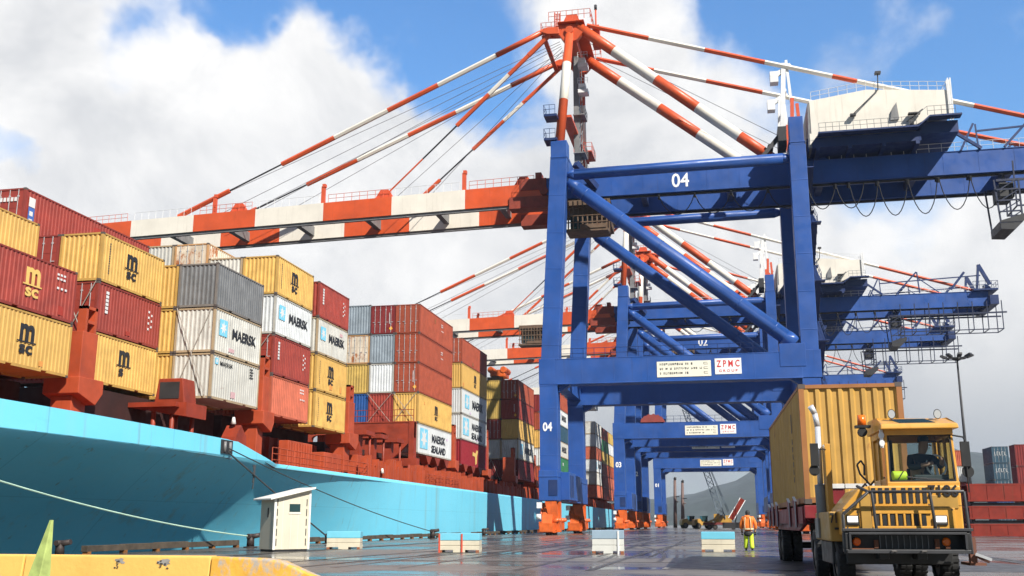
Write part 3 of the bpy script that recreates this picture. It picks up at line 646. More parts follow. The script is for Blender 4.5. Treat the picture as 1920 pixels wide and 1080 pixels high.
ORD = ['first', 'second', 'third', 'fourth', 'fifth', 'sixth', 'seventh', 'eighth', 'ninth', 'tenth', 'eleventh', 'twelfth']
TIER = ['bottom', 'second', 'third', 'fourth', 'fifth', 'sixth']
def container(xr, y0, z, L, H, key, end='corr', lg=None, label='', group='containers stacked on the ship', rz=0):
    t = thing('shipping_container', label, 'container', (xr-1.225, y0+L/2, z), rz, group)
    w, f, c, d, r = cont_meshes(L, H, key, end)
    link('walls', w, t); link('frame', f, t); 
    if d:
        for s in (1, -1):
            dd = link('door', d, t); rr_ = link('lock_rod', r, dd)
            if s < 0: dd.scale.x = -1
    if lg:
        for k in lg.split('+'): logo(k, t, L, H)
    r7 = random.Random(int(abs(xr*7+y0*13+z*29)))
    for i in range(r7.choice((0, 0, 1, 1, 2))):
        pm = mat('patch_'+key, tuple(c_*r7.choice((.72, .8, 1.12)) for c_ in CM_RGB[key]), .5, var=.1); y = r7.uniform(-L/2+.5, L/2-1.1); z1 = r7.choice((.25, .3, 1.9)); q = MB(); q.box((1.21, y, z1), (1.2165, y+r7.uniform(.25, .7), z1+r7.uniform(.2, .45))); q.build('repair_patch', pm, t)
    return t
DESC = {'yellow': 'yellow', 'mustard': 'mustard yellow', 'red': 'brick red', 'rust': 'rust red', 'dred': 'dark red', 'maroon': 'maroon', 'coral': 'coral red', 'white': 'grey white', 'pale': 'pale grey', 'cream': 'rust streaked cream', 'grey': 'dark grey', 'steel': 'blue grey', 'blue': 'blue', 'teal': 'dark teal', 'green': 'green'}
STK = ['outer stack', 'second stack inboard', 'third stack inboard', 'fourth stack inboard', 'fifth stack inboard']
LDESC = {'msc': ' with black logo', 'ms': ' with broken black logo', 'mscyn': ' with yellow logo', 'maersk': ' with blue star', 'maersk40': ' with blue star', 'sealand': ' with two word lettering', 'small': ' with small corner lettering', 'bird': ' with yellow winged mark', 'bluetag': ' with blue corner sticker', 'greendot': ' with white spot', 'vert': ' with upright lettering', 'number': ' with white numbers'}
L20, L40 = 6.058, 12.192
def stack(bay, col, y0, z0, L, boxes, xr=None, t0=0, pitch=None):
    """boxes from the bottom up: (colour, height, end, logo)"""
    z = z0; xr = (-28.0 - 2.5*col) if xr is None else xr
    for i, b in enumerate(boxes):
        key, H, end, lg = b if len(b) == 4 else (*b, None)
        if key:
            lab = '%s container%s, %s tier, %s, %s bay from bow' % (DESC[key], LDESC.get(lg, ''), TIER[t0+i], STK[col], ORD[bay])
            container(xr, y0, z, L, H, key, end, lg, lab)
        z += H + .03
S, HC = 2.591, 2.72
# bays from the bow aft
stack(0, 1, 37.55, 8.0, L20, [('yellow', S, 'corr', 'msc'), ('red', S, 'corr', 'mscyn')], xr=-30.75)
stack(0, 2, 37.55, 8.0, L20, [('red', S, 'corr'), ('rust', S, 'corr'), ('yellow', S, 'corr')], xr=-33.15)
stack(1, 1, 45.75, 8.1, L20, [('yellow', S, 'corr', 'ms'), ('red', S, 'door', 'vert'), ('yellow', S, 'corr', 'msc')], xr=-31.0)
stack(1, 2, 45.75, 8.1, L20, [('red', S, 'corr'), ('rust', S, 'corr'), ('red', S, 'door')], xr=-33.5)
stack(1, 3, 45.75, 15.95, L40, [('red', 2.72, 'door', 'bluetag')], xr=-35.85, t0=3)
stack(1, 4, 45.75, 15.95, L40, [('steel', 2.72, 'corr')], xr=-38.4, t0=3)
stack(2, 0, 52.5, 8.0, L20, [('white', S, 'corr', 'small'), ('white', S, 'corr', 'maersk'), ('grey', S, 'corr')])
stack(2, 1, 52.5, 8.0, L20, [('yellow', S, 'corr'), ('yellow', S, 'corr'), ('yellow', S, 'corr')])
stack(3, 0, 60.35, 7.85, L20, [('coral', S, 'corr', 'number'), ('red', S, 'door', 'vert'), ('pale', S, 'corr', 'maersk'), ('yellow', S, 'corr', 'msc')])
stack(3, 1, 60.35, 7.85, L20, [('rust', S, 'corr'), ('rust', S, 'corr'), ('white', S, 'corr'), ('white', S, 'corr')])
stack(3, 2, 60.35, 16.3, L20, [('cream', 3.1, 'door')], t0=4)
stack(3, 3, 60.35, 16.3, L20, [('white', 3.1, 'corr')], t0=4)
stack(4, 0, 67.5, 7.75, L20, [('yellow', S, 'corr', 'msc'), ('yellow', S, 'corr', 'msc'), ('white', S, 'corr', 'maersk'), ('red', S, 'corr', 'vert')])
stack(4, 1, 67.5, 7.75, L20, [('rust', S, 'corr'), ('mustard', S, 'corr'), ('white', S, 'corr'), ('rust', S, 'corr')])
h5 = 2.82
stack(5, 0, 92.5, 7.55, L40, [('pale', h5, 'corr', 'sealand'), ('yellow', h5, 'corr', 'msc'), ('rust', h5, 'door', 'diamond'), ('rust', h5, 'door', 'number'), ('rust', h5, 'door', 'number')])
stack(5, 1, 92.5, 7.55, L40, [('rust', h5, 'door'), ('red', h5, 'corr'), ('pale', h5, 'corr'), ('steel', h5, 'corr'), ('dred', h5, 'door', 'diamond')])
stack(5, 2, 92.5, 7.55, L40, [('steel', h5, 'corr'), ('blue', h5, 'corr'), ('mustard', h5, 'corr'), ('cream', h5, 'door'), ('steel', h5+.1, 'corr')])
stack(5, 3, 92.5, 7.55, L40, [('rust', h5, 'corr'), ('red', h5, 'corr'), ('rust', h5, 'corr'), ('rust', h5, 'corr')])
h6 = 2.77
stack(6, 0, 108.8, 7.35, L40, [('maroon', h6, 'corr', 'bird'), ('pale', h6, 'corr', 'sealand'), ('pale', h6, 'corr', 'maersk40'), ('yellow', h6, 'corr', 'msc'), ('rust', h6, 'door')])
stack(6, 1, 108.8, 7.35, L40, [('rust', h6, 'corr'), ('mustard', h6, 'corr'), ('red', h6, 'corr'), ('rust', h6, 'corr'), ('red', h6, 'corr')])
h7 = 2.74
stack(7, 0, 140.5, 7.1, L40, [('dred', h7, 'door'), ('white', h7, 'corr', 'maersk40'), ('yellow', h7, 'corr'), ('red', h7, 'corr', 'diamond'), ('rust', h7, 'door', 'diamond')])
stack(7, 1, 140.5, 7.1, L40, [('dred', h7, 'corr'), ('white', h7, 'corr'), ('red', h7, 'door'), ('mustard', h7, 'corr'), ('mustard', h7, 'corr')])
stack(7, 2, 140.5, 7.1, L40, [('rust', h7, 'corr'), ('yellow', h7, 'corr'), ('rust', h7, 'corr'), ('rust', h7, 'corr'), ('steel', h7, 'corr')])
stack(8, 0, 157.0, 7.0, L40, [('rust', h7, 'corr'), ('pale', h7, 'corr', 'maersk40'), ('yellow', h7, 'corr'), ('rust', h7, 'corr'), ('dred', h7, 'corr')])
stack(9, 0, 175.0, 6.9, L40, [('white', h7, 'corr'), ('green', h7, 'corr', 'greendot'), ('white', h7, 'corr', 'maersk40'), ('teal', h7, 'corr'), ('pale', h7, 'corr', 'maersk40'), ('rust', h7, 'corr')])
stack(9, 1, 175.0, 6.9, L40, [('rust', h7, 'corr'), ('white', h7, 'corr'), ('pale', h7, 'corr'), ('rust', h7, 'corr'), ('red', h7, 'corr')])
stack(10, 0, 227.5, 6.7, L40, [('coral', h7, 'corr'), ('white', h7, 'corr'), ('pale', h7, 'corr', 'maersk40'), ('coral', h7, 'corr'), ('pale', h7, 'corr'), ('white', h7, 'corr')])
stack(10, 1, 227.5, 6.7, L40, [('rust', h7, 'corr'), ('pale', h7, 'corr'), ('grey', h7, 'corr'), ('coral', h7, 'corr'), ('white', h7, 'corr'), ('white', h7, 'corr')])
stack(11, 0, 241.5, 6.6, L40, [('red', h7, 'corr'), ('red', h7, 'corr'), ('rust', h7, 'corr'), ('mustard', h7, 'corr'), ('green', h7, 'corr'), ('red', h7, 'corr')])
stack(11, 0, 254.5, 6.6, L40, []) 
for i, k in enumerate(('coral', 'coral', 'rust', 'yellow', 'pale', 'mustard')):
    container(-28, 254.6, 6.6+i*(h7+.03), L40, h7, k, 'corr', None, '%s container, %s tier, rearmost visible stack beside the second crane leg' % (DESC[k], TIER[i]))
# lashing rods crossed over the lower ends
ROD = mat('lashing_rod', (.40, .36, .31), .5, .3, var=.15)
def lash(x0, x1, y, z0, z1, label):
    q = MB(); q.tube((x0, y, z0), (x1, y+.04, z1), .028, n=5); q.tube((x1, y-.05, z0), (x0, y, z1), .028, n=5)
    o = q.build('lashing_rods', ROD); tag(o, label, 'lashing', 'crossed lashing rods on container ends')
lash(-30.35, -28.2, 52.38, 8.0, 13.2, 'crossed lashing rods over the grey white container ends, third bay from bow')
lash(-33.0, -31.1, 45.6, 9.6, 13.3, 'crossed lashing rods beside the first red pedestal')
lash(-30.3, -28.2, 60.2, 10.3, 13.1, 'crossed lashing rods over the brick red end between third and fourth bay')
lash(-33.0, -30.6, 92.3, 10.4, 13.2, 'crossed lashing rods above the cross bridge with oval holes'); lash(-30.4, -28.2, 92.3, 10.4, 13.2, 'crossed lashing rods over the yellow end above the cross bridge')
lash(-33.0, -30.6, 140.3, 7.1, 12.6, 'crossed lashing rods, inner stack, shaded eighth bay'); lash(-30.4, -28.2, 140.3, 7.1, 12.6, 'crossed lashing rods, outer stack, shaded eighth bay')
# ---------------------------------------------------------------- ship-to-shore cranes
CO = (4.6, -9, 0)                       # crane parts are drawn in quay x, with y from the near frame
def crane_base(Y0):
    t = thing('gantry_crane', '', 'crane', (-4.6, Y0+9, 0), 0, 'ship to shore gantry cranes along the quay')
    def part(name, m, fn, parent=t, bevel=0): q = MB(CO); fn(q); return q.build(name, m, parent, bevel=bevel)
    N, F, GN, GF = .95, 21.3, 5.1, 12.3
    # legs
    for y in (N, F):
        def leg(q):
            q.box((-19.2, y-.95, 6.6), (-17.25, y+.95, 15.7)); q.bar((-18.22, y, 15.6), (-16.85, y, 41.3), 1.9, 1.85, up=(0, 1, 0))
            q.box((-17.75, y-.95, 41.2), (-15.9, y+.95, 43.4)); q.box((-17.8, y-1.0, 41.35), (-15.85, y+1.0, 41.5)); q.box((-19.23, y-.98, 15.55), (-17.22, y+.98, 15.68)); [q.box((-19.215, y-.965, z), (-17.235, y+.965, z+.10)) for z in (8.2, 9.9, 13.1)]; [q.bar(Vector((-18.22, y, 15.6)).lerp(Vector((-16.85, y, 41.3)), k), Vector((-18.22, y, 15.6)).lerp(Vector((-16.85, y, 41.3)), k+.005), 1.94, 1.89, up=(0, 1, 0)) for k in (.17, .33, .5, .66, .83)]
        part('leg', BLUE, leg, bevel=.04)
        def leg2(q):
            q.box((8.1, y-.9, 6.6), (9.95, y+.9, 15.7)); q.bar((9.05, y, 15.6), (9.15, y, 41), 1.75, 1.7, up=(0, 1, 0)); q.box((8.4, y-.85, 40.9), (9.9, y+.85, 44.2)); q.box((8.3, y-.9, 41.2), (10, y+.9, 41.35)); [q.bar((9.05+.1*k, y, 15.6+25.4*k), (9.05+.1*k, y, 15.72+25.4*k), 1.79, 1.74, up=(0, 1, 0)) for k in (.2, .36, .52, .68, .84)]
        part('leg', BLUE, leg2, bevel=.04)
        def beam(q):
            q.box((-17.4, y-.98, 15.7), (8.2, y+.98, 18.45)); q.box((-19.25, y-.97, 15.72), (-17.3, y+.97, 18.5)); q.box((8.1, y-.97, 15.72), (10.1, y+.97, 18.6))
            q.box((-17.3, y-1.02, 15.68), (8.2, y+1.02, 15.80)); q.box((6.0, y-1.03, 16.9), (8.6, y+1.03, 19.3)); [q.box((X, y-.995, 15.8), (X+.06, y+.995, 18.46)) for X in (-14.6, -11.2, -7.6, 3.4)]; q.box((-17.4, y-1.01, 18.36), (8.1, y+1.01, 18.455))
            q.prism([(-17.2, 15.7), (-15.9, 15.7), (-16.6, 15.2), (-17.2, 14.9)], 'y', y-.5, y+.5); q.prism([(6.9, 15.7), (8.1, 15.7), (8.1, 14.9)], 'y', y-.5, y+.5)
        pb = part('portal_beam', BLUE, beam, bevel=.03)
        q = MB(CO); q.rail((-16.8, y-.8, 18.45), (4.5, y-.8, 18.45), 1.1, 18, .03); q.build('handrail', DBLUE, pb)
        part('tie_tube', BLUE, lambda q: (q.tube((-16.2, y, 39.55), (-15.2, y, 39.55), .25, .62, 12), q.tube((-15.2, y, 39.55), (7.6, y, 39.75), .62, n=14), q.tube((7.6, y, 39.75), (8.6, y, 39.75), .62, .3, 12)))
        part('brace', BLUE, lambda q: (q.tube((-15.9, y, 38.7), (-14.9, y, 37.85), .4, .80, 14), q.tube((-14.9, y, 37.85), (6.7, y, 20.2), .80, n=16), q.tube((6.7, y, 20.2), (7.7, y, 19.35), .80, .95, 14), [q.tube(Vector((-14.9, y, 37.85)).lerp(Vector((6.7, y, 20.2)), k), Vector((-14.9, y, 37.85)).lerp(Vector((6.7, y, 20.2)), k+.005), .825, n=16) for k in (.04, .22, .41, .6, .79, .95)]))
    # beams along the quay
    for x0, x1 in ((-19.15, -17.2), (8.05, 10.0)):
        sb = part('sill_beam', BLUE, lambda q: (q.box((x0, -1.0, 3.5), (x1, 23.2, 6.6)), q.box((x0-.05, -1.05, 5.9), (x1+.05, 23.25, 6.02)), q.box((x1, 1.5, 3.6), (x1+.9, 6.5, 6.5)), q.box((x1, 8, 3.6), (x1+.7, 12, 6.4))), bevel=.03)
        q = MB(CO); q.box((x1+.9, 2.2, 3.9), (x1+.93, 3.2, 6.2)); q.cut(); q.box((x1+.9, 3.6, 3.9), (x1+.93, 4.6, 6.2)); q.cut(); q.box((x1+.02, -1.02, 4), (x1-.9, -1.05, 5.6)); q.build('cabinet_door', DBLUE, sb)
    part('cross_tie', BLUE, lambda q: [(q.cut(), q.box((xx-.7, 1.8, z0), (xx+.7, 20.4, z1))) for xx, z0, z1 in ((-16.9, 40.8, 42.6), (9.15, 40.7, 42.4), (-18.2, 16.3, 17.9), (9.05, 16.3, 17.9))])
    part('hanger_brace', DBLUE, lambda q: [(q.cut(), q.bar((-15.2, yy, 41.2), (-13.2, yy2, 39), .7, .7)) for yy, yy2 in ((1.9, GN-.6), (20.3, GF+.6))])
    # girders, boom
    for y in (GN, GF):
        g = part('girder', BLUE, lambda q: (q.box((-19.0, y-.7, 38.0), (46.0, y+.7, 40.45)), q.box((-19.0, y-.78, 37.88), (46, y+.78, 38.0)), q.box((-19, y-.78, 40.45), (46, y+.78, 40.52)), [q.box((-15+k*3.6, y-.72, 38), (-14.95+k*3.6, y+.72, 40.45)) for k in range(17)], q.prism([(8, 40.5), (13, 40.5), (11.6, 41.6), (8.8, 41.6)], 'y', y-.4, y+.4)))
        q = MB(CO); q.rail((-12, y-.7, 40.5), (45.5, y-.7, 40.5), 1.0, 44, .03, lv=2); q.build('handrail', RAILW if y == GN else DBLUE, g)
        q = MB(CO); q.box((-19, y-.3, 37.66), (46, y-.1, 37.88)); q.build('trolley_rail', DARK, g)
        B = [-19.6, -28.8, -37.9, -46.6, -55.5, -63.8, -72.4, -81]
        zt = lambda X: 40.05 + (X+19.6)*.0275
        def boom(q):
            for i, (a, b) in enumerate(zip(B[:-1], B[1:])):
                ha, hb = 2.45 - (-19.6-a)*.006, 2.45 - (-19.6-b)*.006
                q.hexa([(a, y-.68, zt(a)-ha), (b, y-.68, zt(b)-hb), (b, y+.68, zt(b)-hb), (a, y+.68, zt(a)-ha), (a, y-.68, zt(a)), (b, y-.68, zt(b)), (b, y+.68, zt(b)), (a, y+.68, zt(a))], i % 2)
                q.hexa([(a, y-.5, zt(a)-ha-.32), (b, y-.5, zt(b)-hb-.32), (b, y-.1, zt(b)-hb-.32), (a, y-.1, zt(a)-ha-.32), (a, y-.5, zt(a)-ha), (b, y-.5, zt(b)-hb), (b, y-.1, zt(b)-hb), (a, y-.1, zt(a)-ha)], 2)
        bo = part('boom', [ORG, WHT, GREY], boom)
        def uprights(q):
            for X in (-29, -46.8, -61.2): q.cut(); q.box((X-.22, y-.5, zt(X)), (X+.22, y-.1, zt(X)+2.2)); q.box((X-.1, y-.55, zt(X)+2.1), (X+.3, y-.05, zt(X)+2.5))
            for a, b in ((-20.5, -28.3), (-38, -46), (-56, -63)): q.cut(); q.rail((a, y-.65, zt(a)), (b, y-.65, zt(b)), 1.0, 8, .03)
            for a, b in ((-73, -80),): q.cut(); q.rail((a, y-.65, zt(a)), (b, y-.65, zt(b)), 1.0, 8, .03)
            for X in (-39, -58, -21.8): q.cut(); q.prism([(X-1.2, zt(X)), (X+1.2, zt(X)), (X+.5, zt(X)+1.1), (X-.5, zt(X)+1.1)], 'y', y-.25, y+.25)
        q = MB(CO); uprights(q); q.build('boom_fitting', RAILR, bo)
        q = MB(CO)
        for a, b in ((-29.5, -37.5), (-47.2, -55), (-64.2, -72)): q.cut(); q.rail((a, y-.65, zt(a)), (b, y-.65, zt(b)), 1.0, 8, .025, lv=1)
        q.build('handrail', RAILW, bo)
    part('boom_cross_beam', GREY, lambda q: [(q.cut(), q.box((X-.35, GN+.6, 38.3+(X+20)*.03), (X+.35, GF-.6, 39.5+(X+20)*.03))) for X in (-25, -33, -42, -51, -60, -68, -79)])
    part('girder_cross_beam', DBLUE, lambda q: ([(q.cut(), q.box((X-.35, GN+.6, 38.6), (X+.35, GF-.6, 40.3))) for X in (-17, -8, 2, 12, 22, 32, 45.6)]))
    part('boom_hinge', mat('hinge_dark_red', (.30, .045, .02), .6, var=.3, rust=.3), lambda q: [(q.cut(), q.box((-23.4, y-.9, 37.0), (-18.8, y+.9, 38.4)), q.box((-22.2, y-.75, 39.2), (-19.0, y+.75, 40.6)), q.box((-20.3, y-.8, 40.5), (-19.6, y+.8, 41.3)), q.tube((-19.3, y-1, 39), (-19.3, y+1, 39), .5)) for y in (GN, GF)])
    # mast
    def mast(q, y0, y1, tower=False):
        a = Vector((-16.85, y0, 43.4)); b = Vector((-16.0, y1, 59.0)); ts = [0, .37, .70, 1.0]
        for i in range(3): q.tube(a.lerp(b, ts[i]), a.lerp(b, ts[i+1]), .56-.02*i, .56-.02*(i+1), 14, i % 2)
    part('mast', [ORG, WHT], lambda q: mast(q, .95, 4.4)); part('mast', [ORG, WHT], lambda q: mast(q, 21.3, 13.9))
    part('mast_platform', RAILR, lambda q: [(q.cut(), q.box((-16.9, 2.6, z), (-15.7, 19.0, z+.3)), q.box((-17.2, 15, z+.3), (-14.9, 19.0, z+.42)), q.rail((-14.9, 15, z+.4), (-14.9, 19, z+.4), 1.1, 4, .03), q.rail((-14.9, 15, z+.4), (-17.2, 15, z+.4), 1.1, 3, .03)) for i, z in ((1, 47.2),)])
    part('mast_landing', DBLUE, lambda q: [(q.cut(), q.box((-18.5, -.1, z), (-17.0, 1.9, z+.28)), q.rail((-18.5, -.1, z+.28), (-17.2, -.1, z+.28), 1.1, 2, .03), q.rail((-18.5, -.1, z+.28), (-18.5, 1.9, z+.28), 1.1, 2, .03)) for z in (43.5, 46.4)])
    def lift(q):
        q.box((-16.2, 8.2, 40.5), (-15.5, 9.2, 57.5))
        for k in range(13): q.bar((-15.3, 8.0, 41+k*1.2), (-15.3, 9.6, 42.2+k*1.2), .1, .1); q.bar((-15.35, 9.6, 41+k*1.2), (-15.35, 9.6, 42.2+k*1.2), .08, .08)
        for z in (42.6, 44.6, 49.5): q.box((-16.2, 7.6, z), (-14.8, 10.2, z+.12)); q.rail((-14.8, 7.6, z+.1), (-14.8, 10.2, z+.1), 1.0, 3, .03)
    part('stair_tower', GREY, lift)
    part('mast_cabinet', RAILW, lambda q: [(q.cut(), q.box((-15.5, 7.2, z), (-14.3, 8.6, z+.45)), q.box((-15.4, 7.3, z+.8), (-14.6, 8.3, z+1.2)), q.bar((-15.4, 7.3, z), (-15.4, 7.3, z+1.2), .08, .08), q.rail((-15.5, 7.2, z+1.2), (-14.3, 7.2, z+1.2), .7, 3, .025)) for z in (52.2, 55.6)])
    def apex(q):
        for y in (4.5, 13.5): q.prism([(-18.4, 58.9), (-17.6, 59.7), (-14.8, 59.8), (-14.0, 59.0), (-15.2, 57.6), (-16.6, 57.4), (-17.2, 58.4)], 'y', y-.4, y+.4); q.tube((-16, y-.7, 58.9), (-16, y+.7, 58.9), .5, n=12); q.prism([(-19.6, 59.0), (-18.6, 59.5), (-17.3, 59.4), (-17.2, 58.5), (-18.6, 58.6)], 'y', y-.7, y-.5); q.prism([(-19.6, 59.0), (-18.6, 59.5), (-17.3, 59.4), (-17.2, 58.5), (-18.6, 58.6)], 'y', y+.5, y+.7); q.tube((-18.8, y-.6, 59.05), (-18.8, y+.6, 59.05), .42, n=12); q.bar((-15.4, y, 57.6), (-14.2, y, 58.8), .5, .3)
        q.box((-16.6, 4.5, 58.2), (-15.4, 13.5, 59.2)); q.box((-17.4, 3.6, 59.85), (-14.2, 14.4, 59.97)); q.box((-19.4, 4.2, 58.3), (-18.9, 13.8, 58.5))
        pass
    part('apex_head', ORG, apex, bevel=.03)
    def apexr(q):
        q.rail((-19.5, 4.2, 59.2), (-17.6, 4.2, 59.2), 1.1, 3, .035); q.rail((-19.5, 4.2, 59.2), (-19.5, 13.6, 59.2), 1.1, 6, .035); q.rail((-18.4, 3.4, 60), (-13.4, 3.4, 60), 1.2, 7, .035); q.rail((-13.4, 3.4, 60), (-13.4, 14.6, 60), 1.2, 9, .035); q.rail((-18.4, 14.6, 60), (-13.4, 14.6, 60), 1.2, 7, .035)
        [q.tube((-17.6+.35*math.cos(a), 5+.35*math.sin(a), 59.9), (-17.6+.35*math.cos(a), 5+.35*math.sin(a), 61.8), .05, n=4) for a in (0, 1, 2, 3, 4, 5)]; [q.tube((-17.6-.38, 5, z), (-17.6+.38, 5, z), .05, n=4) for z in (60.4, 61, 61.7)]; q.prism([(-16.9, 60), (-14.7, 60), (-15.1, 61.1), (-16.4, 61.1)], 'y', 4.4, 4.7); q.prism([(-16.9, 60), (-14.7, 60), (-15.1, 61.1), (-16.4, 61.1)], 'y', 6.2, 6.5); q.box((-15.0, 8, 60), (-14.2, 9, 61.2)); q.tube((-12.9, 5.0, 58), (-12.9, 5.0, 61.8), .10); q.box((-13.3, 4.6, 57.0), (-12.5, 6, 59.6))
    part('apex_platform', RAILR, apexr)
    part('aviation_light', DARK, lambda q: (q.tube((-12.9, 5, 61.8), (-12.9, 5, 62.4), .17, n=8), q.box((-16, 8, 60), (-15.4, 8.6, 61.3))))
    # stays: chunky backstays, banded forestays, tail stays
    def banded(name, pts, r, cols, cable=()):
        q = MB(CO)
        for i, (a, b) in enumerate(zip(pts[:-1], pts[1:])):
            k = cols[i]; rr = .10 if k == 2 else (r if not isinstance(r, list) else r[i]); q.tube(a, b, rr, n=8 if rr > .3 else 6, mi=k)
        return q.build(name, [ORG, WHT, CABLE], t)
    def along(a, b, ts): a = Vector(a); b = Vector(b); return [a.lerp(b, x) for x in ts]
    for y, a, b in ((4.6, (-15.2, 4.6, 59.7), (6.8, GN, 41.3)), (13.4, (-15.4, 13.4, 59.6), (6.8, GF, 41.0))):
        banded('backstay', along(a, b, [0, .20, .42, .63, .84, 1]), .66, [0, 1, 0, 1, 0])
    for y, y2 in ((4.4, GN), (13.6, GF+.3)):
        banded('outer_forestay', along((-18.9, y, 59.4), (-66.3, y2, 38.95), [0, .13, .285, .42, .565, .71, .855, 1]), [.34, .30, .30, .30, .30, .1, .30], [0, 1, 0, 1, 0, 2, 0])
        banded('inner_forestay', along((-18.4, y, 58.8), (-39.0, y2, 39.9), [0, .13, .25, .37, .565, .77, 1]), [.30, .26, .26, .26, .26, .1, .28] if y < 9 else [.24]*6, [0, 0, 1, 0, 2, 0] if y < 9 else [0, 0, 1, 0, 2, 0])
        banded('tail_stay', along((-13.9, y, 59.5), (44.5, y2, 40.6), [0, .125, .235, .35, .475, .52, .70, .725, .80, 1]), .27, [0, 1, 0, 1, 0, 1, 1, 0, 0])
    def ropes(q):
        for y, x1 in ((5.6, -66), (6.6, -61), (7.6, -57), (10.4, -62), (11.6, -57), (8.4, -40), (9.6, -36)): q.tube((-17.6, 9+(y-9)*.6, 59), (x1, y, 39.6), .035, n=4)
        for y in (7, 11): q.tube((-14, y, 58.5), (9.5, y, 43.6), .035, n=4)
    part('boom_hoist_rope', WIRE, ropes)
    def pylon(q, mi=0):
        for y in (4.9, 13.1):
            q.cut(); q.bar((8.0, y, 43.5), (8.6, y, 52.6 if y < 9 else 51.6), .5, .6); q.bar((9.3, y, 46), (8.9, y, 53), .3, .3); q.box((7.0, y-.7, 50.2), (7.9, y+.5, 51.5)); q.bar((7.6, y, 51.2), (9.4, y, 52.4), .4, .5)
        q.bar((8.6, 4.9, 49.4), (8.6, 13.1, 49.4), .3, .3)
    part('stay_support', RAILW, pylon)
    part('support_lattice', RAILR, lambda q: [(q.cut(), q.bar((9.0, y, 42), (9.3, y, 48.3), .4, .4), q.bar((10.1, y, 42), (9.8, y, 47.6), .35, .35), q.bar((9.0, y, 44), (10.1, y, 46), .25, .25)) for y in (4.9, 13.1)])
    part('hoist_gear', DARK, lambda q: (q.bar((5.2, 3.5, 40.5), (8.2, 3.8, 44.2), .35, .5), q.box((7.4, 3, 42), (8.3, 5.4, 44.3)), q.bar((5.2, 14.5, 40.5), (8.2, 14.2, 44.2), .35, .5), q.tube((6.6, 4.6, 42.6), (6.6, 13, 42.6), .35)))
    # machinery house
    house = part('machinery_house', WHT, lambda q: (q.prism([(10.8, 42.5), (21.3, 42.5), (23.0, 43.4), (25.0, 43.4), (25.0, 46.35), (16.8, 47.1), (10.8, 46.3)], 'y', 1.2, 16.8), q.prism([(10.6, 41.2), (11.6, 42.5), (10.8, 42.5), (10.6, 42.5)], 'y', 1.2, 16.8)))
    q = MB(CO); q.rail((11, 1.4, 46.4), (16.8, 1.4, 47.15), 1.0, 6, .03); q.rail((16.8, 1.4, 47.15), (25, 1.4, 46.4), 1.0, 9, .03); q.rail((25, 1.4, 46.4), (25, 16.6, 46.4), 1.0, 10, .03)
    for k in range(4): q.box((25.05+.25*(k % 2), .9+.5*(k//2), 43), (25.17+.25*(k % 2), 1.02+.5*(k//2), 47.6))
    for k in range(12): q.box((25.1, .95, 43.2+k*.36), (25.35, 1.0, 43.26+k*.36))
    q.build('roof_railing', RAILW, house)
    q = MB(CO); q.rail((11.5, .05, 42.2), (21.4, .05, 42.2), 1.0, 14, .025); q.rail((22.6, .05, 43.2), (25.4, .05, 43.2), 1.0, 4, .025); q.bar((21.4, .05, 43.2), (22.6, .05, 44.2), .05, .05)
    q.build('walkway_rail', GREY, house)
    q = MB(CO); q.box((11.4, 0, 42.02), (21.6, 1.2, 42.2)); q.hexa([(21.6, 0, 42.02), (22.8, 0, 43.02), (22.8, 1.2, 43.02), (21.6, 1.2, 42.02), (21.6, 0, 42.2), (22.8, 0, 43.2), (22.8, 1.2, 43.2), (21.6, 1.2, 42.2)]); q.box((22.8, 0, 43.02), (26, 1.2, 43.2)); q.build('walkway', DBLUE, house)
    q = MB(CO); q.tube((15.2, .8, 44.2), (18.0, 1.0, 46.9), .06); q.tube((18.0, 1.0, 46.9), (18.1, 1.0, 48.8), .06); q.box((17.8, .7, 48.7), (18.4, 1.3, 48.95)); q.box((14.9, .6, 44.05), (15.5, 1.1, 44.25)); q.cut(); q.tube((20.6, .75, 42.9), (22.3, .75, 44.2), .07)
    q.cut(); q.box((20.8, .5, 43.7), (22.0, 1.1, 43.85)); q.box((20.9, .7, 42.6), (21.3, 1.1, 43.2)); q.build('wall_fitting', DARK, house)
    q = MB(CO); q.prism([(19.0, 43.3), (19.9, 43.35), (19.75, 45.3), (19.2, 44.4)], 'y', .95, 1.15); q.build('vent_hood', GREY, house)
    part('house_platform', DBLUE, lambda q: (q.box((10.8, 1.3, 40.9), (22.0, 16.7, 42.0)), q.box((22.0, 1.3, 41.6), (25.8, 16.7, 42.9)), [q.box((x, 1.2, 40.54), (x+.4, 16.8, 40.95)) for x in (11.2, 14.5, 18, 21.4)], q.box((10.3, 1.5, 40.6), (10.5, 16.5, 42))))
    part('end_panel', GREY, lambda q: q.prism([(10.42, 40.9), (10.78, 40.9), (10.78, 46.1), (10.6, 46.1)], 'y', 1.25, 16.6))
    # tail end fittings
    def tail(q):
        for y in (4.3, 13.7):
            q.cut(); q.bar((26.5, y, 40.5), (28.0, y, 43.5), .22, .22); q.bar((28.2, y, 43.4), (28.3, y, 40.5), .15, .15); q.bar((30.9, y, 40.6), (34.5, y, 44.4), .25, .25); q.bar((34.6, y, 44.4), (34.8, y, 40.6), .2, .2)
            q.bar((28.2, y, 42.6), (45, y, 43.3), .18, .18); q.bar((40, y, 41), (42.4, y, 44), .3, .4); q.bar((44.2, y, 40.6), (44.8, y, 45.2), .35, .5); q.bar((44.8, y, 45.2), (46.4, y, 41.6), .35, .6)
            q.bar((25.6, y, 43), (28.6, y, 40.6), .3, .3); q.bar((34.8, y, 43.2), (38, y, 40.6), .14, .14)
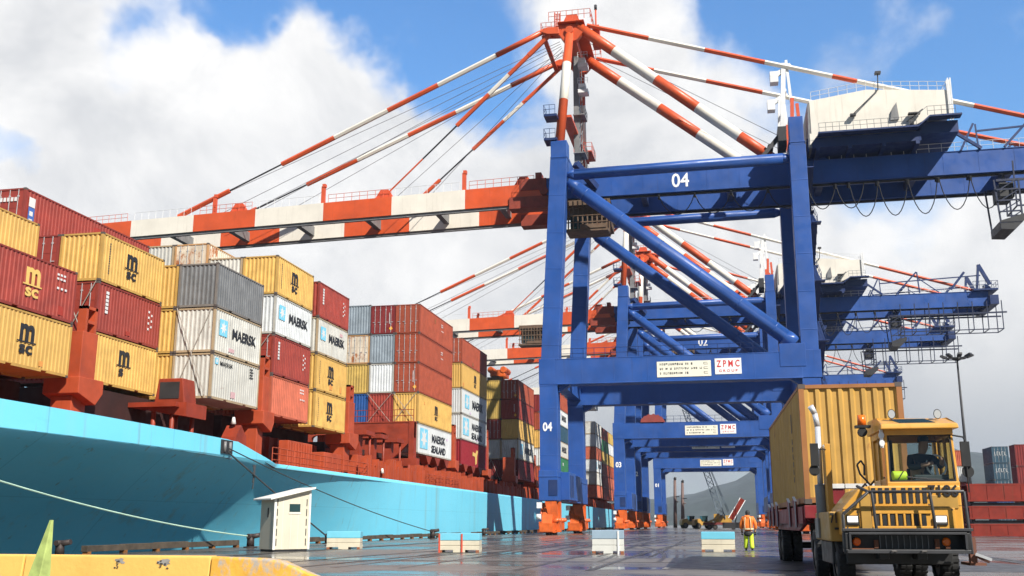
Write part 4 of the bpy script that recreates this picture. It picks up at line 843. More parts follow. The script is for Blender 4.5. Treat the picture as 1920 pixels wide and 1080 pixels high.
        q.cut(); q.box((43.5, 3.5, 40.5), (47.5, 14.5, 40.8)); q.rail((47.5, 3.5, 40.8), (47.5, 14.5, 40.8), 1.3, 8, .04); q.rail((43.5, 3.5, 40.8), (47.5, 3.5, 40.8), 1.3, 4, .04); q.tube((46, 4, 40.8), (46, 6, 41.6), .5, n=8); q.box((46, 3.5, 38), (47.4, 14.5, 39.6))
    part('tail_frame', DBLUE, tail)
    def rack(q):
        for y in (2.6, 6.4):
            q.box((29.2, y-.1, 36.2), (48.2, y+.1, 36.45)); q.box((31, y-.08, 33.4), (47.5, y+.08, 33.55))
            for i in range(8): x = 31+i*2.35; q.bar((x, y, 33.4), (x+.05, y, 38.4), .14, .14)
            q.bar((29.3, y, 31.4), (29.0, y, 36.4), .16, .16); q.bar((31.4, y, 32.4), (31.4, y, 36.4), .16, .16)
        for i in range(8): x = 31+i*2.35; q.bar((x, 2.6, 33.45), (x, 6.4, 33.45), .12, .12)
        for k in range(4): q.box((29.1, 2.4, 31.6+k*1.2), (31.3, 2.5, 31.75+k*1.2)); q.bar((29.3, 2.5, 31.6+k*1.2), (31.3, 2.5, 32.8+k*1.2), .1, .1)
    part('festoon_rack', mat('rack_dark_navy', (.012, .02, .055), .5, var=.15), rack)
    part('operator_platform', DARK, lambda q: (q.prism([(29.2, 31.0), (30.5, 30.9), (31.7, 32.0), (31.7, 32.6), (29.2, 31.9)], 'y', 2.4, 6.6), q.box((29.6, 3, 34.6), (31, 6, 36.2))))
    def fest(q, x0, n, w, d, y):
        for i in range(n):
            a = x0+i*w; pts = [(a+w*k/10, y+.25*math.sin(i), 37.4 - d*(1-(2*k/10-1)**2)**.8) for k in range(11)]; q.poly(pts, .055, 4)
    part('festoon_cable', CABLE, lambda q: (fest(q, 10.2, 2, 3.0, 2.8, 3.6), fest(q, 14.6, 3, 3.05, 3.9, 3.6), fest(q, 23.8, 2, 3.2, 3.7, 3.6), fest(q, -6, 4, 4.0, 2.4, 3.8), [q.bar((x, 3.4, 37.0), (x, 5, 37.6), .2, .5) for x in (-6, -2, 2, 6, 10.2, 13.2, 14.6, 17.6, 20.7, 23.8, 27, 30.2)]))
    # travelling gear
    for cx_, ys in ((-18.2, (-1.0, 23.0)), (9.0, (-1.0, 23.0))):
        for yb in ys:
            c = 1.2 if yb < 0 else 21.0
            def bg(q):
                q.prism([(c-1.0, 3.5), (c+1.0, 3.5), (c+2.2, 2.2), (c+2.0, 1.9), (c-2.0, 1.9), (c-2.2, 2.2)], 'x', cx_-.45, cx_+.45)
                for s in (-1, 1):
                    k = c+s*1.75; q.prism([(k-.5, 2.3), (k+.5, 2.3), (k+1.45, 1.0), (k+1.4, .55), (k-1.4, .55), (k-1.45, 1.0)], 'x', cx_-.55, cx_+.55); q.tube((cx_-.62, k, 1.75), (cx_+.62, k, 1.75), .3, n=10)
                    for s2 in (-1, 1): q.box((cx_-.85, k+s2*.8-.3, .5), (cx_-.5, k+s2*.8+.3, 1.35)); q.box((cx_+.5, k+s2*.8-.3, .5), (cx_+.95, k+s2*.8+.3, 1.25)); q.tube((cx_+.5, k+s2*.8, 1.3), (cx_+1.2, k+s2*.8, 1.6), .2)
                q.box((cx_-.7, c-3.35, .35), (cx_+.7, c-3.05, 1.2)); q.box((cx_+.5, c-.5, .3), (cx_+1.0, c+.5, 3.4)); q.box((cx_-.95, c-.25, 1.0), (cx_-.5, c+.25, 3.3)); q.tube((cx_-.75, c-.9, 3.2), (cx_-.75, c-2.4, 1.7), .12); q.box((cx_-.9, c-3.2, .25), (cx_+.9, c-2.6, .6))
                q.prism([(cx_-.3, 3.4), (cx_+.9, 3.4), (cx_+1.3, .3), (cx_+.5, .3)], 'y', c-2.4, c-2.2)
            bo = part('bogie', BOGIE, bg)
            for s in (-1, 1):
                for s2 in (-1, 1):
                    q = MB(CO); k = c+s*1.75+s2*.72; q.tube((cx_-.18, k, .38), (cx_+.18, k, .38), .36, n=14); q.build('wheel', DARK, bo)
            q = MB(CO); q.tube((cx_-1.0, c-3.3, 1.85), (cx_-.55, c-3.3, 1.85), .28, n=10); q.cut(); q.box((cx_-1.0, c-3.2, 2.7), (cx_-.5, c-2.9, 3.3)); q.build('bogie_lamp', RAILW, bo)
    part('leg_ladder', DBLUE, lambda q: [(q.bar((x, -.1+yy, 6), (x, -.1+yy, 38), .08, .08), q.bar((x+.5, -.1+yy, 6), (x+.5, -.1+yy, 38), .08, .08), [q.bar((x, -.1+yy, 7+k*.8), (x+.5, -.1+yy, 7+k*.8), .05, .05) for k in range(38)]) for x, yy in ((10.2, 9.0),)])
    part('access_stair', DBLUE, lambda q: [(q.bar((10.5, 2+6*(k % 2), 7+k*3.2), (10.5, 8-6*(k % 2), 10.2+k*3.2), .7, .15), q.box((10.2, 1.2+6.6*(k % 2), 10.1+k*3.2-3.2), (11.2, 2.4+6.6*(k % 2), 10.2+k*3.2-3.2)), q.rail((10.9, 2+6*(k % 2), 7+k*3.2), (10.9, 8-6*(k % 2), 10.2+k*3.2), 1.0, 4, .025)) for k in range(10)])
    # load signs on the portal beam
    sg = part('load_sign', CREAM, lambda q: q.box((-6.6, -.075, 16.15), (-1.0, -.045, 17.8)))
    q = MB(CO); r3 = random.Random(11)
    for row, (xa, xb) in enumerate(((-6.3, -2.9), (-6.3, -2.0), (-6.3, -3.3))):
        z = 17.38-row*.48; x = xa
        while x < xb:
            w = r3.uniform(.10, .24); k = r3.random()
            q.box((x, -.08, z), (x+.045, -.076, z+.24)); q.box((x+w-.045, -.081, z+(.12 if k < .4 else 0)), (x+w, -.0765, z+.24)); q.box((x, -.0815, z+r3.choice((0, .1, .2))), (x+w, -.077, z+r3.choice((0, .1, .2))+.04)); x += w+r3.choice((.07, .07, .07, .26))
        q.box((-1.75, -.08, z), (-1.3, -.076, z+.05)); q.box((-1.75, -.081, z+.2), (-1.35, -.077, z+.24)); q.box((-1.75, -.0815, z), (-1.7, -.0772, z+.24))
    q.build('load_lettering', MGREY, sg)
    ms = part('maker_sign', SIGNW, lambda q: q.box((-.6, -.075, 16.3), (2.1, -.045, 17.95)))
    text('sign_lettering', 'Z P M C', 2.35, .72, REDT, '-y', (.75+4.6, -.08-9, 17.4), ms, .02); text('sign_lettering', 'G R O U P', 1.9, .26, REDT, '-y', (.75+4.6, -.08-9, 16.65), ms, .01)
    return t
def crane_number(t, s):
    text('number', s, 1.95, 1.65, WHITE, '-y', (-3.55+4.6, GNF-.012, 39.25), t, .015); text('number', s, 1.0, .95, WHITE, '-y', (-18.35+4.6, -.025-9, 11.2), t, .03)
GNF = 5.1-.7-9
def trolley(t, x):
    y0, y1 = 4.0-9, 13.4-9; x += 4.6
    q = MB(); q.box((x-2.4, y0, 36.9), (x+2.6, y1, 37.5)); q.box((x-2.2, y0+1, 35.6), (x+2.2, y1-1, 36.9)); q.box((x-2.4, y0-.6, 33.6), (x+2.4, y0+2.4, 33.9)); q.box((x-.8, y0-.7, 33.9), (x+2.2, y0+1.8, 34.4))
    r = random.Random(2)
    for k in range(9): xx = x-2.2+k*.55; q.box((xx, y0-.6, 33.9), (xx+.14, y0-.45, 37.2)); q.box((xx, y0+2.2, 33.9), (xx+.14, y0+2.35, 37.2))
    for z in (34.6, 35.4, 36.3): q.box((x-2.4, y0-.65, z), (x+2.4, y0-.55, z+.12))
    tr = q.build('trolley', RUSTY, t)
    q = MB(); q.box((x-2.0, y0+.2, 34.2), (x+.4, y0+2.0, 35.6)); q.build('operator_cab', GLASS_D, tr)
cr = crane_base(108); crane_number(cr, '04'); cr['label'] = 'nearest blue gantry crane numbered 04 with orange and white boom over the ship'
base_children = [o for o in cr.children]
def copy_crane(Y0, num, label, tx):
    c = cr.copy(); COL.objects.link(c); c.location.y = Y0+9; c['label'] = label
    for ch in list(cr.children):
        if not ch.name.startswith('number') and not ch.name.startswith('trolley'): dup(ch, c)
    crane_number(c, num); trolley(c, tx)
copy_crane(182, '03', 'second blue gantry crane, behind the nearest one, its trolley out over the ship', -34.5)
copy_crane(217, '02', 'third blue gantry crane, its red apex head showing between the braces of the nearest crane', -8)
copy_crane(284, '01', 'farthest blue gantry crane, its low portal framing the hills', -10)
trolley(cr, -14.2)
def cable_drum():
    c3 = [o for o in COL.objects if o.get('label', '').startswith('second blue gantry')][0]; q = MB(CO); n = 15
    rows = []
    for k in range(n+1):
        a = math.pi*k/n; rows.append([(-12.2+2.1*math.cos(a), yy, 18.5+1.5*math.sin(a)*(1 if k % 2 else .86)) for yy in (-.2, 2.2)])
    q.grid(rows); q.face([r[0] for r in rows][::-1]); q.face([r[1] for r in rows])
    q.build('cable_drum', mat('winch_red', (.28, .05, .04), .6, rust=.3), c3)
cable_drum()
# spreader hanging under the second crane's trolley onto the ship
t = thing('spreader', 'orange lifting spreader hanging above the shaded stacks behind the crane leg', 'spreader', (-32.2, 147.5, 21.3))
q = MB(); q.box((-1.1, -1.6, .9), (1.1, 1.6, 1.9)); q.tube((-1.0, -1.7, 1.9), (-1.0, 1.7, 1.9), .5); q.tube((.9, -1.7, 1.9), (.9, 1.7, 1.9), .5); q.build('head_block', BOGIE, t, bevel=.05)
q = MB(); q.box((-.5, -3, .3), (.5, 3, .8)); q.box((-1.2, -3.05, .1), (1.2, -2.8, .6)); q.box((-1.2, 2.8, .1), (1.2, 3.05, .6)); q.build('frame', RUSTY, t)
# ---------------------------------------------------------------- terminal tractor, trailer, container, driver
TY = mat('truck_yellow', (.70, .345, .048), .4, var=.16, scale=1.5, streak=.40, streak_rgb=(.30, .14, .03), rust=.16, rust_rgb=(.22, .10, .03), coat=.2)
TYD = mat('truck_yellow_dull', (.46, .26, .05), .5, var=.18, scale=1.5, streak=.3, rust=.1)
TBLK = mat('truck_black', (.022, .022, .022), .5, var=.2, rust=.08); GUARD = mat('guard_dark_grey', (.055, .055, .058), .45, .2, var=.2, rust=.12)
TYRE = mat('tyre_rubber', (.018, .018, .018), .8, var=.2, bump=.3, bscale=20); CHR = mat('exhaust_steel', (.72, .72, .72), .35, .35, var=.10); RIM = mat('wheel_rim', (.12, .11, .10), .5, .4, var=.3)
LENS = mat('lamp_lens', (.7, .72, .72), .08, .3, var=0, emit=((1, .97, .9), 1.1)); SPOTL = mat('spot_lens', (.55, .57, .57), .1, .3, var=0); AMB = mat('amber_lens', (.85, .16, .01), .25, var=0); INTER = mat('cab_interior', (.05, .055, .055), .7, var=.2); DASH = mat('dash_grey_green', (.14, .19, .18), .6, var=.1)
HIVIS = mat('hi_vis_lime', (.62, .80, .03), .6, var=.08)
def glass(name, tint, gl=.12):
    m = bpy.data.materials.new(name); m.use_nodes = True; nt = m.node_tree; N = nt.nodes; L = nt.links; N.remove(N['Principled BSDF'])
    t = N.new('ShaderNodeBsdfTransparent'); t.inputs[0].default_value = (*tint, 1); g = N.new('ShaderNodeBsdfGlossy'); g.inputs['Roughness'].default_value = .03
    f = N.new('ShaderNodeFresnel'); f.inputs[0].default_value = 1.5; a = N.new('ShaderNodeMath'); a.operation = 'MULTIPLY_ADD'; L.new(f.outputs[0], a.inputs[0]); a.inputs[1].default_value = 1; a.inputs[2].default_value = gl-.04
    x = N.new('ShaderNodeMixShader'); L.new(a.outputs[0], x.inputs[0]); L.new(t.outputs[0], x.inputs[1]); L.new(g.outputs[0], x.inputs[2]); L.new(x.outputs[0], N['Material Output'].inputs[0]); return m
WSG = glass('windscreen_glass', (.78, .86, .86), .05)
TRZ = .0205; TX, TYY = 3.17, 20.0
def tpos(x, y, z=0): return (TX + x*math.cos(TRZ) - y*math.sin(TRZ), TYY + x*math.sin(TRZ) + y*math.cos(TRZ), z)
def wheel_part(t, x, y, r, w, name='wheel'):
    q = MB(); n = 28; prof = [(-w/2, r*.62), (-w/2, r*.9), (-w*.38, r), (w*.38, r), (w/2, r*.9), (w/2, r*.62)]
    rows = [[(px, pr*math.cos(a), pr*math.sin(a)) for a in [2*math.pi*i/n for i in range(n)]] for px, pr in prof]; q.grid(rows, 0, True, True)
    for i in range(26):
        a = 2*math.pi*i/26
        for s in (-1, 1):
            c, sn = math.cos(a), math.sin(a); p = Vector((s*w*.27, r*c, r*sn)); d = Vector((0, -sn, c)); e = Vector((0, c, sn))*.018; k = Vector((w*.2, 0, 0)); d = d*.028
            q.hexa([p-k-d-e, p+k-d-e, p+k+d-e, p-k+d-e, p-k-d+e, p+k-d+e, p+k+d+e, p-k+d+e])
    wo = q.build(name, TYRE, t, (x, y, r))
    q = MB(); q.tube((-w*.42, 0, 0), (w*.42, 0, 0), r*.63, n=20); q.tube((-w*.5, 0, 0), (w*.5, 0, 0), r*.28, n=12); q.build('rim', RIM, wo); return wo
def tractor():
    t = thing('terminal_tractor', 'yellow terminal tractor with black grille guard hauling a container towards the camera', 'truck', (TX-.03, TYY, 0), TRZ)
    P = lambda nm, m, fn, bev=0, par=t: (lambda q: (fn(q), q.build(nm, m, par, bevel=bev))[1])(MB())
    P('chassis', TBLK, lambda q: (q.box((-.45, .5, .55), (-.25, 7.0, .95)), q.box((.25, .5, .55), (.45, 7, .95)), q.box((-1.0, .9, .45), (1.0, 1.2, .75)), q.box((-1.2, 1.5, .42), (-.6, 3.4, .85)), q.box((.55, 1.6, .4), (1.2, 3.6, .9)), q.box((-.9, 5.0, .9), (.9, 6.2, 1.15)), q.tube((-1.1, 4.75, .52), (1.1, 4.75, .52), .12), q.tube((-1.0, 1.55, .52), (1.0, 1.55, .52), .1)), .02)
    # hood: full width nose, cut down on the engine side
    P('hood', TY, lambda q: (q.prism([(-1.10, .98), (1.13, .98), (1.13, 1.88), (-.56, 1.88), (-.78, 1.80), (-1.10, 1.46)], 'y', .36, 1.35), q.prism([(-1.10, .98), (-.36, .98), (-.36, 1.88), (-.56, 1.88), (-.78, 1.8), (-1.1, 1.46)], 'y', 1.36, 2.1)), .035)
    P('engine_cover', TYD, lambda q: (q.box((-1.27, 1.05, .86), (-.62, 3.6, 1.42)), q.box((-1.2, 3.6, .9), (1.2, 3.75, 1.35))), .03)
    P('side_plate', TY, lambda q: (q.box((-1.10, 2.5, 1.42), (-.98, 3.0, 2.82)), q.prism([(-1.12, 1.42), (-.78, 1.42), (-.98, 1.62)], 'y', 2.55, 2.62)), .01)
    P('fuel_tank', GREY, lambda q: q.tube((1.0, 2.1, .75), (1.0, 3.4, .75), .33, n=14))
    # grille
    P('grille', TBLK, lambda q: ([q.box((-.52+.128*i, .346, 1.56), (-.445+.128*i, .37, 1.84)) for i in range(4)], [q.box((.04+.128*i, .346, 1.56), (.115+.128*i, .37, 1.84)) for i in range(4)], q.cut(), [q.box((-.50+.145*i, .345, 1.15), (-.415+.145*i, .37, 1.37)) for i in range(7)]), .004)
    P('front_panel', TY, lambda q: (q.box((-.54, .325, 1.09), (.56, .344, 1.15)), q.box((-.54, .325, 1.37), (.56, .344, 1.51)), [q.box((-.405+.145*i, .325, 1.15), (-.365+.145*i, .344, 1.37)) for i in range(6)], q.box((-1.08, .32, 1.09), (-.78, .356, 1.43)), q.box((.60, .32, 1.09), (.98, .356, 1.47))), .008)
    P('painted_shade', TYD, lambda q: (q.box((-.75, .335, .99), (-.56, .357, 1.72)), q.cut(), q.box((.57, .34, 1.46), (1.06, .3575, 1.70))), .01)  # dull yellow strips paint the guard's shade onto the nose
    for x in (-.92, .71):
        P('headlight', TBLK, lambda q: q.box((x-.12, .29, 1.16), (x+.12, .321, 1.34)), .015); P('headlight_lens', LENS, lambda q: q.box((x-.095, .28, 1.22), (x+.095, .292, 1.325)), .012); P('headlight_reflector', RIM, lambda q: q.box((x-.095, .285, 1.18), (x+.095, .2925, 1.219)), .004)
    text('number', '7186', .56, .22, INK, '-y', (.80, .334, 1.78), t, .03); text('number', '7186', .30, .20, INK, '-y', (-1.10, 1.046, 1.30), t, .03)
    # bumper with recessed lower grille
    P('bumper', TBLK, lambda q: (q.box((-1.12, .10, 1.03), (1.14, .42, 1.10)), q.box((-1.12, .02, .68), (1.14, .45, .74)), q.box((-1.12, .3, .74), (1.14, .45, 1.03)), q.box((-1.12, .03, .74), (-1.03, .3, 1.03)), q.box((1.05, .03, .74), (1.14, .3, 1.03))), .012)
    P('lower_grille', GREY, lambda q: [q.box((-.45+.11*i, .28, .75), (-.435+.11*i, .30, .98)) for i in range(9)])
    P('bumper_bracket', mat('bracket_brown', (.20, .07, .03), .7, var=.3, rust=.4), lambda q: (q.box((-.56, .25, .74), (-.48, .31, .90)), q.cut(), q.box((.55, .25, .74), (.63, .31, .92)), q.cut(), q.box((.74, .25, .74), (.82, .31, .92)), q.cut(), q.box((-1.0, .05, .739), (-.6, .29, .755))))
    for x in (-.88, .76): P('indicator', AMB, lambda q: (q.tube((x, .24, .87), (x, .31, .87), .075, .08, 14), q.tube((x, .215, .87), (x, .24, .87), .05, .075, 14)))
    g = P('grille_guard', GUARD, lambda q: ([q.tube(a, b, .030, n=8) for a, b in (((-.62, .1, 1.76), (1.12, .1, 1.76)), ((-.62, .1, 1.76), (-1.12, .1, 1.36)), ((-1.12, .1, 1.36), (-1.12, .08, .66)), ((-.56, .1, 1.76), (-.52, .1, 1.08)), ((.50, .1, 1.76), (.56, .1, 1.08)), ((1.12, .1, 1.76), (1.16, .08, .66)), ((-.62, .1, 1.76), (-.75, .6, 1.88)))], q.box((-1.16, .02, 1.06), (1.2, .10, 1.11)), q.box((-1.05, .0, 1.0), (1.08, .03, 1.04)), q.box((-1.05, .0, .74), (-1.01, .03, 1.02)), q.box((1.04, .0, .74), (1.08, .03, 1.02)), q.box((-1.1, -.01, .67), (1.12, .03, .73))), .006)
    P('side_step', mat('step_rust', (.18, .07, .04), .7, rust=.3), lambda q: (q.box((1.2, .4, .50), (1.32, .55, .95)), q.bar((1.3, .42, .62), (1.5, .3, .52), .06, .04), q.box((1.2, .5, .45), (1.5, 1.2, .5))))
    P('bumper_foot', CHR, lambda q: q.bar((1.28, .35, .66), (1.55, .30, .56), .05, .05))
    # half cab on the right side with real openings
    def cab(q):
        z0, z1 = 1.86, 2.80
        for (xa, ya, xb, yb) in ((-.36, .42, -.30, .52), (1.02, .42, 1.08, .52)):
            q.hexa([(xa, ya, z0), (xa+.075, ya, z0), (xa+.075, ya+.1, z0), (xa, ya+.1, z0), (xa+(.03 if xa < 0 else -.03), ya+.08, z1), (xa+.07+(.03 if xa < 0 else -.03), ya+.08, z1), (xa+.07+(.03 if xa < 0 else -.03), ya+.18, z1), (xa+(.03 if xa < 0 else -.03), ya+.18, z1)])
        q.box((-.34, 1.85, z0-.4), (-.24, 2.0, z1)); q.box((.98, 1.85, z0-.4), (1.08, 2.0, z1)); q.box((-.36, 1.12, z0), (-.30, 1.2, z1)); q.box((1.02, 1.12, z0), (1.08, 1.2, z1))
        q.box((-.36, .52, z0), (-.30, 1.85, 2.0)); q.box((1.02, .52, z0), (1.08, 1.85, 2.0)); q.box((-.36, .5, 2.68), (-.30, 1.9, z1)); q.box((1.02, .5, 2.68), (1.08, 1.9, z1))
        q.box((-.34, 1.92, 1.5), (1.06, 2.0, 2.02)); q.box((-.34, 1.92, 2.66), (1.06, 2.0, z1)); q.box((-.36, .40, 1.86), (1.10, .56, 1.94)); q.box((-.34, .46, 2.70), (1.06, .56, z1)); q.box((1.0, .6, 1.0), (1.1, 2.0, 1.86)); q.box((-.30, 1.2, 1.86), (-.24, 1.9, 2.66))
    cb = P('cab', TY, cab, .015)
    P('roof', TY, lambda q: (q.hexa([(-.44, .28, 2.79), (1.16, .28, 2.79), (1.14, 2.12, 2.79), (-.42, 2.12, 2.79), (-.42, .30, 2.87), (1.14, .30, 2.87), (1.10, .95, 3.00), (-.40, .95, 3.00)]), q.hexa([(-.42, .94, 2.80), (1.12, .94, 2.80), (1.12, 2.12, 2.80), (-.42, 2.12, 2.80), (-.40, .95, 3.0), (1.10, .95, 3.0), (1.08, 2.1, 3.06), (-.38, 2.1, 3.06)])), .02, cb)
    P('roof_window', GLASS_D, lambda q: q.hexa([(-.02, .42, 2.885), (.72, .42, 2.885), (.62, .90, 2.985), (-.12, .90, 2.985), (-.02, .42, 2.90), (.72, .42, 2.90), (.62, .9, 3.0), (-.12, .9, 3.0)]), 0, cb)
    P('rubber_seal', TBLK, lambda q: [q.bar(a, b, .03, .03) for a, b in (((-.29, .44, 1.95), (1.03, .44, 1.95)), ((-.29, .44, 1.95), (-.26, .5, 2.70)), ((1.03, .44, 1.95), (1.0, .5, 2.70)), ((-.26, .5, 2.70), (1.0, .5, 2.70)))], 0, cb)
    P('windscreen', WSG, lambda q: q.face([(-.28, .455, 1.955), (1.02, .455, 1.955), (.99, .515, 2.69), (-.25, .515, 2.69)]), 0, cb)
    P('side_window', WSG, lambda q: (q.cut(), q.face([(-.335, .58, 2.0), (-.335, 1.12, 2.0), (-.335, 1.12, 2.68), (-.335, .62, 2.68)]), q.cut(), q.face([(1.05, .58, 2.0), (1.05, 1.84, 2.0), (1.05, 1.84, 2.68), (1.05, .62, 2.68)]), ), 0, cb)
    P('rear_window', WSG, lambda q: q.face([(-.24, 1.96, 2.02), (1.0, 1.96, 2.02), (1.0, 1.96, 2.66), (-.24, 1.96, 2.66)]), 0, cb)
    P('interior', INTER, lambda q: (q.box((-.28, 1.0, 1.5), (1.0, 1.9, 1.62)), q.box((-.02, 1.8, 1.6), (.08, 1.86, 2.7)), q.box((.66, 1.8, 1.6), (.76, 1.86, 2.7)), q.box((.3, 1.0, 1.62), (.8, 1.5, 1.82)), q.box((.3, 1.5, 1.7), (.8, 1.62, 2.2)), q.box((.25, .62, 1.9), (.95, .85, 2.06))), .02, cb)
    P('dashboard', DASH, lambda q: q.box((-.29, .54, 1.80), (1.0, .95, 1.965)), .02, cb)
    def sw(q):
        c = Vector((.78, .92, 2.22)); n = 18
        u = Vector((1, 0, 0)); v = Vector((0, .45, .9)).normalized(); pts = [c+u*.2*math.cos(2*math.pi*i/n)+v*.2*math.sin(2*math.pi*i/n) for i in range(n+1)]; q.poly(pts, .018, 6); q.tube(c-u*.19, c+u*.19, .015); q.tube(c, c+Vector((0, -.15, -.3)), .03)
    P('steering_wheel', RAILW, sw, 0, cb)
    P('wiper', CABLE, lambda q: (q.tube((.62, .43, 1.96), (.05, .45, 2.02), .012, n=5), q.tube((.80, .43, 1.96), (.35, .45, 2.0), .012, n=5)), 0, cb)
    for x, y, z in ((-.10, .72, 3.07), (.86, .75, 3.06)): P('spotlight', TBLK, lambda q: q.tube((x, y+.12, z), (x, y, z), .05, .085, 12), 0, cb); P('spotlight_lens', SPOTL, lambda q: q.tube((x, y, z), (x, y-.01, z), .072, n=12), 0, cb)
    P('beacon', AMB, lambda q: q.tube((-.46, 1.3, 3.08), (-.46, 1.3, 3.28), .09, .08, 12)); P('beacon_bracket', TBLK, lambda q: (q.box((-.6, 1.2, 3.03), (-.30, 1.4, 3.08)), q.tube((-.46, 1.22, 2.95), (-.46, 1.4, 2.95), .09, n=12)))
    P('work_lamp', RAILW, lambda q: (q.tube((-.40, .50, 2.70), (-.40, .42, 2.70), .055, n=10), q.tube((-.40, .50, 2.57), (-.40, .42, 2.57), .055, n=10), q.box((-.42, .48, 2.5), (-.36, .55, 2.8))), 0, cb)
    P('grab_handle', GUARD, lambda q: q.poly([(-.42, .9, 1.88), (-.52, .9, 2.0), (-.62, .95, 2.12), (-.66, 1, 2.3), (-.58, 1, 2.38), (-.52, 1, 2.28), (-.54, .95, 2.1)], .02, 6))
    P('air_hose', CABLE, lambda q: (q.cut(), q.poly([(-.2, 2.2, 1.7), (-.25, 2.8, 2.0), (-.3, 3.6, 1.85), (-.3, 4.6, 1.6), (-.3, 5.8, 1.55)], .022, 6), q.cut(), q.poly([(.1, 2.2, 1.75), (.0, 3.0, 2.1), (-.05, 4.0, 1.9), (-.1, 5.7, 1.5)], .022, 6)))
    P('bolt', RIM, lambda q: [(q.cut(), q.tube((x, .318, z), (x, .33, z), .018, n=8)) for x, z in ((-1.02, 1.12), (-.82, 1.40), (.66, 1.12), (.93, 1.44), (-.5, 1.53), (.52, 1.53))])
    P('panel_seam', INK, lambda q: (q.box((-.56, .3485, 1.10), (-.552, .3595, 1.87)), q.box((-1.09, .3575, 1.448), (-.56, .3595, 1.456)), q.cut(), q.box((.572, .3485, 1.48), (.58, .3595, 1.87)), q.box((.58, .3575, 1.508), (1.12, .3595, 1.516))))
    P('tow_hook', RIM, lambda q: (q.cut(), q.poly([(-.30, .02, .71), (-.30, -.07, .71), (-.22, -.07, .71), (-.22, .02, .71)], .016, 6), q.cut(), q.poly([(.24, .02, .71), (.24, -.07, .71), (.32, -.07, .71), (.32, .02, .71)], .016, 6)))
    P('cab_door_seam', INK, lambda q: (q.box((-.366, 1.10, 1.9), (-.361, 1.115, 2.7)), q.box((-.37, .62, 2.0), (-.361, .74, 2.03))), 0, cb)
    # exhaust, mirrors
    P('exhaust_stack', CHR, lambda q: (q.tube((-1.18, 3.0, 2.0), (-1.16, 3.0, 3.22), .062, n=14), q.tube((-1.16, 3.0, 3.22), (-1.20, 3.0, 3.50), .062, n=14), q.tube((-1.20, 3, 3.50), (-1.29, 2.96, 3.66), .062, .07, 14)), .0)
    P('muffler', mat('muffler_grey', (.25, .245, .23), .5, .4, var=.25, rust=.15), lambda q: (q.tube((-1.14, 3.0, 1.25), (-1.17, 3.0, 2.0), .155, .14, 14), q.box((-1.32, 2.7, .9), (-1.0, 3.3, 1.3))), .01)
    def mir(q, x, y, z, s): q.box((x-.085, y, z), (x+.085, y+.06, z+.46)); q.tube((x-.02*s, y+.04, z-.09), (x-.02*s, y+.1, z-.09), .115, .10, 14)
    P('mirror', TBLK, lambda q: (mir(q, -1.35, 2.2, 2.35, 1), q.tube((-1.30, 2.25, 2.7), (-1.0, 2.6, 2.7), .015)), .02)
    P('mirror', TBLK, lambda q: (mir(q, 1.30, .42, 2.22, -1), q.poly([(1.08, .45, 2.80), (1.28, .42, 2.76), (1.31, .42, 2.68)], .018), q.tube((1.3, .44, 2.66), (1.3, .44, 1.75), .015)), .02)
    for x in (-.98, .98): wheel_part(t, x, 1.55, .52, .33)
    for x in (-.74, -1.08, .74, 1.08): wheel_part(t, x, 4.75, .52, .28)
    P('mudguard', TBLK, lambda q: [q.box((x-.2, 1.0, 1.08), (x+.2, 2.15, 1.12)) for x in (-.98,)])
    # safety helmet in the corner of the windscreen belongs to the cab shelf
    h = thing('safety_vest', 'rolled lime hi vis vest lying on the dashboard behind the windscreen', 'vest', tpos(.06, .72, 1.965), TRZ)
    q = MB(); q.tube((-.13, 0, .10), (.13, .02, .11), .10, .085, 10); q.tube((-.10, .07, .07), (.12, .08, .08), .07, n=8); q.build('folded_cloth', HIVIS, h, bevel=.02); q = MB(); q.bar((-.05, -.105, .03), (.06, -.095, .19), .02, .015); q.build('band', INK, h)
    # driver
    d = thing('person', 'driver in dark jacket and cap sitting at the wheel inside the tractor cab', 'person', tpos(.50, 1.15, 1.90), TRZ)
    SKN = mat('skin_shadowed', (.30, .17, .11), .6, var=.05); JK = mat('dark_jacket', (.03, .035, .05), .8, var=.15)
    v = [(0, 0, .05, (.17, .15)), (.02, -.02, .28, (.18, .13)), (.05, -.05, .50, (.20, .12)), (.07, -.06, .60, .075), (.10, -.08, .72, (.085, .10)), (.11, -.09, .84, (.085, .10)), (.10, -.08, .90, .05),
         (-.14, -.02, .52, .075), (-.18, -.18, .33, .06), (.06, -.33, .38, .045), (.22, -.30, .42, .04), (.24, -.12, .50, .075), (.36, -.26, .34, .058), (.36, -.36, .45, .045), (.36, -.36, .53, .04),
         (-.10, -.12, .03, .10), (-.02, -.45, .02, .085), (.12, -.08, .03, .10), (.22, -.42, .02, .085)]
    e = [(0, 1), (1, 2), (2, 3), (3, 4), (4, 5), (5, 6), (2, 7), (7, 8), (8, 9), (9, 10), (2, 11), (11, 12), (12, 13), (13, 14), (0, 15), (15, 16), (0, 17), (17, 18)]
    skin('body', v, e, SKN, d)
    v2 = [(0, 0, .03, (.19, .165)), (.02, -.02, .28, (.20, .145)), (.05, -.05, .50, (.215, .135)), (.065, -.055, .585, .09), (-.14, -.02, .52, .088), (-.18, -.18, .33, .075), (.02, -.31, .375, .06), (.24, -.12, .50, .088), (.36, -.25, .34, .073), (.36, -.34, .42, .058)]
    skin('jacket', v2, [(0, 1), (1, 2), (2, 3), (2, 4), (4, 5), (5, 6), (2, 7), (7, 8), (8, 9)], JK, d)
    q = MB(); n = 14; c = Vector((.105, -.085, .84)); rows = [[(c.x+r*math.cos(2*math.pi*i/n), c.y+r*1.05*math.sin(2*math.pi*i/n), c.z+z) for i in range(n)] for r, z in ((.102, -.01), (.106, .03), (.095, .08), (.05, .115), (.004, .122))]
